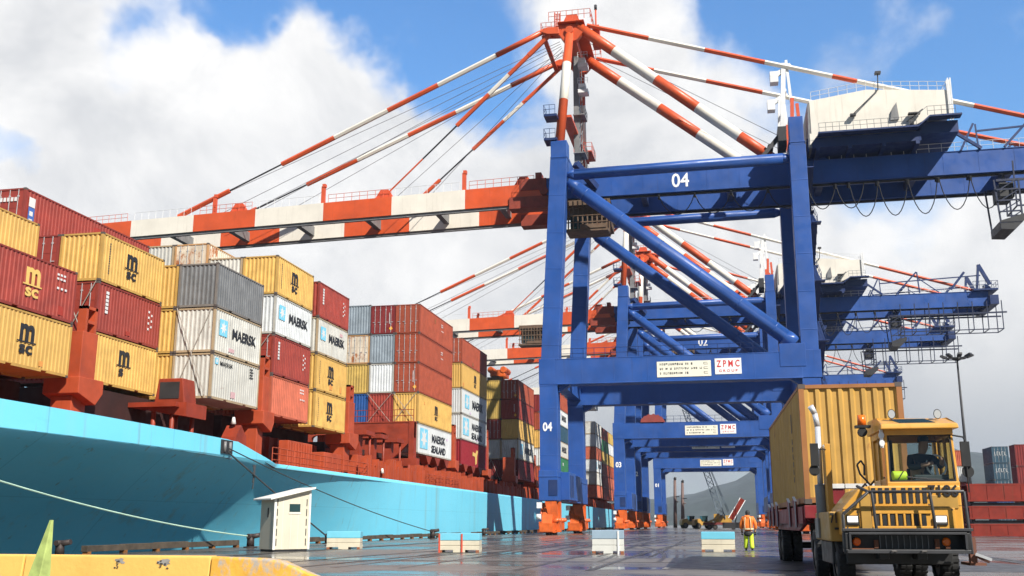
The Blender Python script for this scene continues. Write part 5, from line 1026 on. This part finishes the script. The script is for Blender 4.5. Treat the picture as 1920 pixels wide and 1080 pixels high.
    q.grid(rows, 0, True, True); q.hexa([(.19, -.17, .835), (.31, -.20, .82), (.33, -.13, .82), (.20, -.02, .835), (.19, -.17, .85), (.31, -.2, .832), (.33, -.13, .832), (.2, -.02, .85)]); q.build('cap', JK, d)
    q = MB(); q.tube((.20, -.12, .765), (.235, -.135, .75), .02, .012, 6); q.box((.185, -.165, .70), (.20, -.10, .712)); q.build('face_features', SKN, d)
    cb.scale = (.917, 1, 1.138); cb.location = (.13, 0, -.257)
    t.scale = (.95, 1, 1)
tractor()
def trailer():
    t = thing('container_trailer', 'dark red skeletal trailer with white edged stakes under the ochre container', 'trailer', tpos(.03, 12.3), TRZ)
    MR = mat('trailer_maroon', (.24, .020, .026), .5, var=.2, streak=.3, rust=.12); WE = mat('trailer_white_edge', (.7, .69, .66), .6, var=.2, streak=.3)
    P = lambda nm, m, fn, bev=0: (lambda q: (fn(q), q.build(nm, m, t, bevel=bev))[1])(MB())
    P('frame', MR, lambda q: (q.box((-.55, -6.2, 1.15), (-.35, 6.5, 1.62)), q.box((.35, -6.2, 1.15), (.55, 6.5, 1.62)), [q.box((-1.25, y, 1.3), (1.25, y+.18, 1.62)) for y in (-6.1, -3.6, -1, 1.6, 4, 6.2)], q.box((-1.29, -5.9, 1.18), (-1.2, 6.4, 1.60)), q.box((1.2, -5.9, 1.18), (1.29, 6.4, 1.60)), q.prism([(-5.9, 1.6), (-5.9, 1.25), (-3.5, 1.0), (6.4, 1.0), (6.4, 1.6)], 'x', -1.19, -1.1)), .015)
    for y in (-4.6, -2.6, 2.4, 4.4, 6.3):
        P('stake', MR, lambda q: q.prism([(y, 1.1), (y+.5, 1.1), (y+.5, 1.86), (y, 1.74)], 'x', -1.36, -1.30), .005); P('stake_edge', WE, lambda q: (q.box((-1.362, y-.016, 1.1), (-1.335, y, 1.74)), q.hexa([(-1.362, y, 1.74), (-1.298, y, 1.74), (-1.298, y+.5, 1.86), (-1.362, y+.5, 1.86), (-1.362, y, 1.755), (-1.298, y, 1.755), (-1.298, y+.5, 1.875), (-1.362, y+.5, 1.875)])))
        P('stake', MR, lambda q: q.prism([(y, 1.1), (y+.5, 1.1), (y+.5, 1.86), (y, 1.74)], 'x', 1.30, 1.36), .005)
    P('headboard', MR, lambda q: (q.box((-1.0, -6.75, 1.3), (1.0, -6.55, 1.62)), q.box((-.78, -7.1, 1.3), (-.42, -6.75, 1.98)), q.box((.4, -7.1, 1.3), (.8, -6.75, 1.98))), .01); P('headboard_edge', WE, lambda q: (q.box((-1.0, -7.14, 1.985), (-.42, -6.7, 2.09)), q.box((-.40, -7.14, 1.985), (1.0, -6.7, 2.09))), .005)
    P('tail_lamp', AMB, lambda q: q.box((-1.34, 3.6, 1.02), (-1.25, 3.75, 1.14)))
    P('axle', TBLK, lambda q: [(q.cut(), q.tube((-1, y, .5), (1, y, .5), .09)) for y in (3.1, 4.4)])
    for y in (3.1, 4.4):
        for x in (-.72, -1.06, .72, 1.06): wheel_part(t, x, y, .5, .27)
    P('landing_leg', TBLK, lambda q: [q.box((x-.06, -3.2, .45), (x+.06, -3.08, 1.2)) for x in (-.8, .8)])
trailer()
px = tpos(.03+1.225, 12.3, 1.65)
c = container(0, 0, 0, L40, 2.896, 'truckbox', 'corr', None, 'rust stained ochre container riding on the trailer behind the yellow tractor', group='single container on a trailer')
c.location = tpos(.03, 12.3, 1.66); c.rotation_euler = (0, 0, TRZ); del c['group']
q = MB(); q.box((-1.226, -3.6, 1.9), (-1.222, -3.4, 2.4)); [q.box((-1.226, -3.55, .6+.2*i), (-1.222, -3.38, .74+.2*i)) for i in range(6)]; q.build('side_lettering', MGREY, c)
# ---------------------------------------------------------------- hut, crates, person, ropes, yard, far gear
def hut():
    HW = mat('hut_cream', (.60, .55, .43), .5, var=.05, streak=.12); HG = mat('hut_white_trim', (.70, .69, .63), .5, var=.05); 
    a = math.atan2(.78, .63); t = thing('hut', 'small cream plank hut with white sloping roof on the quay', 'hut', (-19.13+.85*.63-.65*.78, 42.21+.85*.78+.65*.63, 0), a)
    w, d = .85, .65; zl, zr = 2.28, 2.66
    q = MB()
    q.prism([(-w, .1), (w, .1), (w, zr), (-w, zl)], 'y', -d, d); body = q.build('walls', HW, t)
    q = MB(); q.hexa([(-w-.30, -d-.22, zl-.10), (w+.14, -d-.22, zr+.02), (w+.14, d+.2, zr+.02), (-w-.3, d+.2, zl-.10), (-w-.3, -d-.22, zl-.03), (w+.14, -d-.22, zr+.10), (w+.14, d+.2, zr+.10), (-w-.3, d+.2, zl-.03)]); q.build('roof', HG, t, bevel=.01)
    q = MB()
    for s in (-1, 1): q.box((s*w-.07 if s > 0 else -w-.03, -d-.03, .09), (s*w+.03 if s > 0 else -w+.07, -d+.02, zl-.04 if s < 0 else zr-.03))
    for x in (-.45, -.05, .3): q.box((x-.006, -d-.006, .12), (x+.006, -d, 2.3))
    q.box((-.17, -d-.03, 1.60), (.39, -d, 1.66)); q.build('trim', HG, t)
    q = MB()
    for s in (-1, 1):
        for i in range(5): x = s*(w-.13) if s < 0 else w-.16; q.box((x-.02, -d-.012, .25+.42*i), (x+.02, -d-.002, .55+.42*i))
    q.build('slot', INK, t)
    q = MB(); q.box((-.15, -d-.01, 1.68), (.37, -d+.02, 2.02)); q.build('window', GLASS_D, t)
    q = MB(); q.box((-w-.012, -.1, 1.45), (-w+.01, .0, 1.85)); q.build('side_slot', INK, t)
    q = MB(); q.box((-w+.05, -d+.05, 0), (w-.05, d-.05, .1)); q.build('base', DARK, t)
hut()
CRB = mat('crate_blue_lid', (.16, .52, .66), .5, var=.08); CRP = mat('crate_pale', (.64, .58, .44), .6, var=.12, streak=.25, rust=.12); CRG = mat('crate_grey_white', (.62, .62, .57), .6, var=.1, streak=.2); CRR = mat('crate_red_post', (.6, .08, .04), .5, var=.1)
def crate(x, y, w, d, h, rz, label, lid=CRB, side=CRP, post=None, corner=None):
    t = thing('crate', label, 'crate', (x, y, 0), rz, 'pale crates with coloured lids on the quay'); q = MB(); hl = h*.62
    q.box((-w, -d, .12), (w, d, hl*.56)); q.box((-w, -d, hl*.56+.02), (w, d, hl)); q.box((-w+.02, -d+.02, .14), (w-.02, d-.02, hl))
    for a, b in ((-w, -w+.12), (-.30*w, .30*w), (w-.12, w)): q.box((a, -d, 0), (b, d, .12))
    q.build('box', side, t, bevel=.012); q = MB(); q.box((-w-.01, -d-.01, hl+.01), (w+.01, d+.01, h)); q.build('lid', lid, t, bevel=.02)
    if post:
        q = MB()
        for xx in post: q.cut(); q.box((xx-.035, -d-.04, -.0), (xx+.035, -d, h*.98))
        q.build('post', CRR if corner is None else corner, t)
    q = MB(); q.box((-w+.0, -d-.012, .0), (-w+.14, -d, .10)); q.box((w-.14, -d-.012, 0), (w, -d, .10)); q.build('foot', mat('crate_foot_rust', (.30, .10, .04), .7, rust=.4), t)
crate(-17.95, 47.7, .78, .6, .82, R(14), 'pale crate with light blue lid right of the white hut')
crate(-11.2, 43.6, .85, .6, .78, R(8), 'pale crate with red corner posts and light blue lid', post=(-.83, .12))
crate(-4.85, 43.2, .64, .55, .92, R(5), 'grey white crate with grey blue lid below the nearest crane leg', lid=mat('crate_grey_lid', (.28, .38, .46), .5, var=.1), side=CRG, post=(.42,), corner=RAILW)
crate(-.45, 46.5, .70, .55, .84, R(0), 'cream crate with bright blue lid left of the worker')
# worker walking away
def worker():
    t = thing('person', 'worker in orange hi vis jacket and lime trousers walking away from the camera', 'person', (.89, 49.0, 0), R(-4))
    SK = mat('skin', (.42, .24, .16), .6, var=.05); OJ = mat('jacket_orange', (.85, .20, .02), .65, var=.1, scale=6, bump=.6, bscale=9); BK = mat('jacket_black', (.02, .022, .022), .7, var=.1); LT = mat('trousers_lime', (.58, .74, .03), .65, var=.12, scale=5, bump=.5, bscale=10); RF = mat('reflective_cream', (.80, .66, .40), .5, var=.1)
    v = [(0, 0, .92, (.15, .12)), (0, .01, 1.15, (.15, .12)), (0, .0, 1.38, (.18, .11)), (0, .01, 1.50, .065), (0, .03, 1.58, (.075, .09)), (0, .04, 1.68, (.08, .095)), (0, .03, 1.73, .05),
         (-.21, .0, 1.42, .07), (-.30, .0, 1.14, .055), (-.29, .06, .90, .04), (-.28, .09, .80, .045), (.21, .0, 1.42, .07), (.31, -.02, 1.14, .055), (.30, .05, .90, .04), (.29, .08, .80, .045),
         (-.10, .0, .88, .10), (-.12, .06, .48, .075), (-.14, .10, .09, .055), (-.15, .26, .05, .05), (.10, .0, .88, .10), (.12, -.03, .48, .075), (.13, -.16, .12, .055), (.14, -.04, .04, .045)]
    e = [(0, 1), (1, 2), (2, 3), (3, 4), (4, 5), (5, 6), (2, 7), (7, 8), (8, 9), (9, 10), (2, 11), (11, 12), (12, 13), (13, 14), (0, 15), (15, 16), (16, 17), (17, 18), (0, 19), (19, 20), (20, 21), (21, 22)]
    skin('body', v, e, SK, t)
    v = [(0, 0, .82, (.225, .19)), (0, .0, 1.05, (.235, .19)), (0, -.01, 1.32, (.235, .17)), (0, -.02, 1.47, (.15, .13)), (0, .0, 1.55, (.11, .11)), (-.22, .0, 1.42, .105), (-.32, .0, 1.14, .09), (-.31, .05, .93, .075), (.22, .0, 1.42, .105), (.33, -.02, 1.14, .09), (.32, .05, .93, .075)]
    j = skin('jacket', v, [(0, 1), (1, 2), (2, 3), (3, 4), (2, 5), (5, 6), (6, 7), (2, 8), (8, 9), (9, 10)], OJ, t)
    skin('jacket_hem', [(0, 0, .60, (.215, .18)), (0, 0, .72, (.222, .185)), (0, 0, .88, (.226, .188))], [(0, 1), (1, 2)], BK, t)
    q = MB(); n = 24
    def ring(z0, z1, k=1.0, y0=0, rx=.246, ry=.200): q.grid([[(rx*k*math.cos(2*math.pi*i/n), y0+ry*k*math.sin(2*math.pi*i/n), z) for i in range(n)] for z in (z0, z1)], 0, True, True)
    ring(.92, .98)
    for s in (-1, 1): q.poly([(s*.13, -.205, .97), (s*.135, -.212, 1.15), (s*.12, -.19, 1.35), (s*.10, -.13, 1.48)], .018, 5)
    q.build('reflective_band', RF, j)
    skin('hood', [(0, -.08, 1.36, (.09, .05)), (0, -.12, 1.46, (.15, .07)), (0, -.09, 1.54, (.12, .06))], [(0, 1), (1, 2)], OJ, t)
    for s, kx, ky, fy in ((-1, .06, .10, .26), (1, -.03, -.16, -.04)):
        skin('trouser_leg', [(s*.10, .0, .80, .125), (s*.12, kx, .48, .105), (s*.14, ky, .16, (.105, .10)), (s*.14, ky, .07, (.10, .10))], [(0, 1), (1, 2), (2, 3)], LT, t)
        z = .05 if s < 0 else .07
        skin('boot', [(s*.14, ky-.05, z+.05, .062), (s*.145, ky+.08, z-.0, .055), (s*.15, ky+.17, .042, .04)], [(0, 1), (1, 2)], BK, t)
        hx, hy = (.305, .065)
        skin('glove', [(s*hx, hy, .90, .055), (s*(hx-.01), hy+.03, .82, (.05, .035)), (s*(hx-.015), hy+.04, .75, (.045, .025)), (s*(hx-.05), hy+.06, .80, .018)], [(0, 1), (1, 2), (1, 3)], BK, t)
        for f in range(4): skin('finger', [(s*(hx-.015)+.02*(f-1.5), hy+.04, .745, .013), (s*(hx-.018)+.02*(f-1.5), hy+.055, .705-.006*abs(f-1.4), .012), (s*(hx-.02)+.02*(f-1.5), hy+.075, .675-.006*abs(f-1.4), .010)], [(0, 1), (1, 2)], BK, t, 1)
    q = MB(); n = 16; rows = [[(r*math.cos(2*math.pi*i/n), .04+r*1.15*math.sin(2*math.pi*i/n), z) for i in range(n)] for r, z in ((.088, 1.57), (.100, 1.64), (.098, 1.70), (.075, 1.765), (.004, 1.785))]; q.grid(rows, 0, True, True); q.build('beanie', BK, t)
    q = MB(); q.tube((0, .135, 1.635), (0, .165, 1.62), .02, .014, 6); q.build('nose', SK, t)
worker()
# mooring ropes
def rope(pts, r, m, label):
    q = MB(); q.poly(pts, r, 6); tag(q.build('mooring_rope', m), label, 'rope', 'mooring ropes between ship and quay')
def sag(a, b, d, n=16): a = Vector(a); b = Vector(b); return [a.lerp(b, i/n) - Vector((0, 0, d*4*(i/n)*(1-i/n))) for i in range(n+1)]
RD = mat('rope_dark', (.045, .05, .055), .8, var=.2); RG = mat('rope_pale_green', (.42, .60, .47), .8, var=.15)
rope(sag((-26.3, 51.75, 5.15), (-22.9, 80.2, .55), .35), .032, RD, 'long thin taut rope from the bow fairlead to the bollard by the red cornered crate')
rope(sag((-26.3, 51.7, 4.95), (-23.6, 59.6, .45), .05), .045, RD, 'thick dark rope from the bow fairlead down behind the white hut')
rope(sag((-28.3, 27.5, 4.5), (-23.6, 49.4, .55), .55), .035, RG, 'pale green rope sagging across the dark bow to the horned bollard')
q = MB()
for i in range(3): q.poly([(-25.75+.03*i, 53.7+.07*i, 4.36), (-25.7, 53.72+.05*i, 4.05-.1*i), (-25.73, 53.66+.04*i, 3.75-.35*i)], .035, 5)
tag(q.build('chafe_cloth', RD), 'dark rags tied round the bow mooring ropes', 'cloth')
bollard(-23.6, 59.8, 'dark bollard hidden behind the pale crate with light blue lid, holding the thick rope')
# lime green marker post in the left foreground
t = thing('marker_post', 'lime green tapered marker post leaning in the left foreground', 'marker', (-7.53, 10.5, 0))
q = MB(); zt, zb = 1.235, 0.0
B0 = [(-.30, -.06), (-.02, -.08), (.19, -.02), (.13, .07), (-.2, .08)]; T0 = [(.082, -.012), (.105, -.015), (.122, .0), (.112, .012), (.09, .012)]
q.hexa if False else None
rows = [[(x, y, zb) for x, y in B0], [(x, y, zt) for x, y in T0]]; q.grid(rows, 0, False, True); q.face([(x, y, zt) for x, y in T0]); q.build('blade', mat('faded_lime', (.47, .58, .17), .65, var=.3, scale=6, streak=.3, streak_rgb=(.2, .3, .1)), t)
q = MB(); q.box((-.4, -.22, 0), (.3, .22, .06)); q.build('base', DARK, t, bevel=.02)
# high mast light
t = thing('light_mast', 'tall slim high mast light with a ring of floodlights behind the truck', 'lamp', (32.1, 150, 0))
q = MB(); q.tube((0, 0, 0), (0, 0, 23.4), .28, .12, 10); q.build('pole', DARK, t); q = MB(); q.tube((0, 0, 23.2), (0, 0, 23.6), .5, n=10)
for i in range(8): a = 2*math.pi*i/8; q.bar((0, 0, 23.4), (1.7*math.cos(a), 1.7*math.sin(a), 23.6), .12, .12)
q.build('head_frame', DARK, t)
for i in range(8):
    a = 2*math.pi*i/8; q = MB(); q.bar((1.35*math.cos(a), 1.35*math.sin(a), 23.55), (2.15*math.cos(a), 2.15*math.sin(a), 23.85), .55, .28); q.build('floodlight', DARK, t)
# red flat racks and containers at the right
RB = mat('flatrack_red', (.25, .028, .016), .55, var=.22, streak=.5, rust=.2, spec=.3)
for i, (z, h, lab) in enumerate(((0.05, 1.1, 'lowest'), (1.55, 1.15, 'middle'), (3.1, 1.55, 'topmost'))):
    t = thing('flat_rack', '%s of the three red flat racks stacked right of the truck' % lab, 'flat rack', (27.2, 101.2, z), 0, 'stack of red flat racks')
    q = MB(); q.box((-6, -1.2, .12), (6, -1.05, h-.12)); q.box((-6, 1.05, .12), (6, 1.2, h-.12)); q.box((-6.05, -1.22, h-.14), (6.05, 1.22, h)); q.box((-6.05, -1.25, 0), (6.05, -.95, .14)); q.box((-6.05, .95, 0), (6.05, 1.25, .14))
    for k in range(9): q.box((-5.8+k*1.42, -1.23, .1), (-5.72+k*1.42, -1.05, h-.1))
    q.build('platform', RB, t); q = MB(); q.box((-5.7, -1.0, h), (5.7, -.3, h+.30 if i < 2 else h+.02))  # long dark box fills the gap to paint in its shade
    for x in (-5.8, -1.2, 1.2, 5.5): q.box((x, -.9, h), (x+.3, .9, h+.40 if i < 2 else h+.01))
    q.build('spacer_gap_shade', DARK, t)
YC = [(37.6, 183, ['red', 'white', 'coral', 'white', 'red'], 'left'), (40.2, 184, ['red', 'rust', 'red', 'pale', 'coral'], 'middle'), (43.9, 176, ['teal', 'blue', 'teal', 'teal', 'teal'], 'right')]
for x, y, ks, nm in YC:
    for i, k in enumerate(ks):
        c = container(x, y, i*2.62, L20, 2.59, k, 'corr' if nm != 'right' else 'door', None, '%s container, %s tier, %s yard stack behind the red flat racks' % (DESC[k], TIER[i], nm), 'containers in the yard at the right', R(-8 if nm != 'right' else 0))
        if nm == 'right' and i >= 2:
            q = MB(); r5 = random.Random(i)
            for j in range(5): q.box((-.85+j*.36, -3.06, 1.2), (-.78+j*.36, -3.07, 1.75)); q.box((-.85+j*.36, -3.06, 1.2+.5*(j % 2)), (-.62+j*.36, -3.07, 1.27+.5*(j % 2)))
            q.build('end_lettering', MWHT, c)
for i, k in enumerate(('dred', 'red', 'dred', 'dred')):
    c = container(0, 0, 0, L40, 2.59, k, 'corr', None, '%s container, %s tier, near stack at the right picture edge' % (DESC[k], TIER[i]), 'containers in the yard at the right'); c.location = (40.2, 135, i*2.62); c.rotation_euler = (0, 0, R(90))
# far end of the quay: crawler crane, masts, yellow loaders, red conveyor, flat trailer
LB = mat('lattice_blue_grey', (.12, .16, .20), .5, var=.1); YM = mat('plant_yellow', (.55, .30, .05), .5, var=.2, rust=.2)
t = thing('crawler_crane', 'blue grey lattice boom crawler crane beyond the farthest portal', 'crane', (-1.5, 310, 0))
q = MB(); q.box((-3, -3, 0), (-1.8, 3, 1.2)); q.box((1.8, -3, 0), (3, 3, 1.2)); q.build('track', DARK, t); q = MB(); q.box((-2.2, -2.5, 1.3), (2.6, 3, 3.4)); q.box((-2.4, -2.8, 1.5), (-.8, -.8, 3.8)); q.build('body', YM, t)
q = MB(); A = Vector((0, -2, 2.5)); B_ = Vector((-9.5, -2, 34)); nseg = 20
for sx, sy in ((-1, -1), (1, -1), (1, 1), (-1, 1)): q.tube(A+Vector((sx*.9, sy*.7, 0)), B_+Vector((sx*.7, sy*.6, 0)), .13, n=5)
for i in range(nseg):
    p = A.lerp(B_, i/nseg); p2 = A.lerp(B_, (i+1)/nseg); s = 1 if i % 2 else -1; q.tube(p+Vector((s*.85, -.65, 0)), p2+Vector((-s*.85, -.65, 0)), .08, n=4); q.tube(p+Vector((-s*.85, .65, 0)), p2+Vector((s*.85, .65, 0)), .08, n=4)
q.build('lattice_boom', LB, t); q = MB(); q.tube((2, 0, 3.4), (-5, -2, 22), .09, n=4); q.tube((2.4, 0, 3.4), (-9.3, -2, 33.5), .07, n=4); q.build('pendant', LB, t)
for x, y, h, lab in ((-14.3, 300, 14.0, 'taller rusty mast framed by the farthest portal'), (-12.2, 300, 13.2, 'shorter mast with dark top framed by the farthest portal')):
    t = thing('derrick_mast', lab, 'mast', (x, y, 0), 0, 'masts beyond the farthest crane'); q = MB(); q.tube((-.3, 0, 0), (0, 0, h*.95), .55, .36, 8); q.tube((.3, 0, h*.5), (.35, 0, h*.52), .5); q.build('pole', mat('mast_rust', (.16, .10, .085), .6, var=.2), t); q = MB(); q.box((-.5, -.4, h*.6), (1.1, .4, h*.62)); q.tube((0, 0, h*.95), (.2, 0, h), .45, .3, 8); q.build('head', DARK, t)
def loader(x, y, label, s=1.0):
    t = thing('wheel_loader', label, 'loader', (x, y, 0), R(20), 'yellow machines at the far end of the quay')
    q = MB(); q.box((-3.0*s, -1.2*s, .9*s), (2.4*s, 1.2*s, 1.9*s)); q.prism([(-3*s, 1.9*s), (-.8*s, 1.9*s), (-1.2*s, 2.7*s), (-2.8*s, 2.5*s)], 'y', -1.1*s, 1.1*s); q.build('body', YM, t)
    q = MB(); q.box((-.6*s, -.9*s, 1.9*s), (.9*s, .9*s, 3.3*s)); q.box((-.7*s, -1.0*s, 3.3*s), (1.0*s, 1.0*s, 3.45*s)); q.build('cab', GLASS_D, t); q = MB(); q.bar((1.0*s, -.8*s, 1.7*s), (3.6*s, -.8*s, 2.6*s), .3*s, .3*s); q.bar((1.0*s, .8*s, 1.7*s), (3.6*s, .8*s, 2.6*s), .3*s, .3*s); q.box((3.4*s, -1.3*s, 1.9*s), (4.0*s, 1.3*s, 2.9*s)); q.build('lift_arm', YM, t)
    for xx in (-1.9, 1.5):
        for yy in (-1.15, 1.15): w = wheel_part(t, 0, 0, .78*s, .5*s); w.location = (xx*s, yy*s, .78*s); w.rotation_euler = (0, 0, R(90))
loader(-9.0, 262, 'left yellow loader in front of the masts', .85); loader(-5.3, 236, 'yellow loader with raised cab left of the red conveyor', .8)
t = thing('conveyor', 'tilted red conveyor with white edges beyond the worker', 'conveyor', (1.6, 200, 0)); q = MB(); q.bar((-1.0, 0, 1.9), (1.3, 0, 5.6), .9, .35, up=(0, 1, 0)); q.build('belt_frame', RB, t); q = MB()
for s in (-.5, .5): q.bar((-1.0+s*.9, -.22, 1.95-s*.45), (1.3+s*.9, -.22, 5.6-s*.45), .14, .2, up=(0, 1, 0))
q.build('edge', WHITE, t); q = MB(); q.box((-2.6, -.8, .3), (2.4, .8, 1.3)); q.bar((-.3, 0, 1.2), (.3, 0, 3.6), .25, .25); q.build('base', DARK, t)
t = thing('flat_trailer', 'low dark red flat trailer on the quay left of the worker', 'trailer', (-1.2, 210, 0)); q = MB(); q.box((-3.6, -1.2, .9), (3.6, 1.2, 1.35)); q.build('deck', mat('flat_trailer_red', (.18, .03, .025), .6, rust=.2), t)
for xx in (-2.4, -1.3, 2.2): w = wheel_part(t, 0, 0, .48, .4); w.location = (xx, -.9, .48); w.rotation_euler = (0, 0, R(90))
# ---------------------------------------------------------------- air between here and the hills
q = MB(); q.box((-5600, -480, -7.2), (5600, 6400, 330))
hm = bpy.data.materials.new('haze_air'); hm.use_nodes = True; nt = hm.node_tree; nt.nodes.remove(nt.nodes['Principled BSDF'])
pv = nt.nodes.new('ShaderNodeVolumePrincipled'); pv.inputs['Color'].default_value = (.80, .88, .96, 1); pv.inputs['Density'].default_value = .00012; pv.inputs['Anisotropy'].default_value = .2
nt.links.new(pv.outputs[0], nt.nodes['Material Output'].inputs['Volume'])
tag(q.build('haze', hm), kind='stuff')
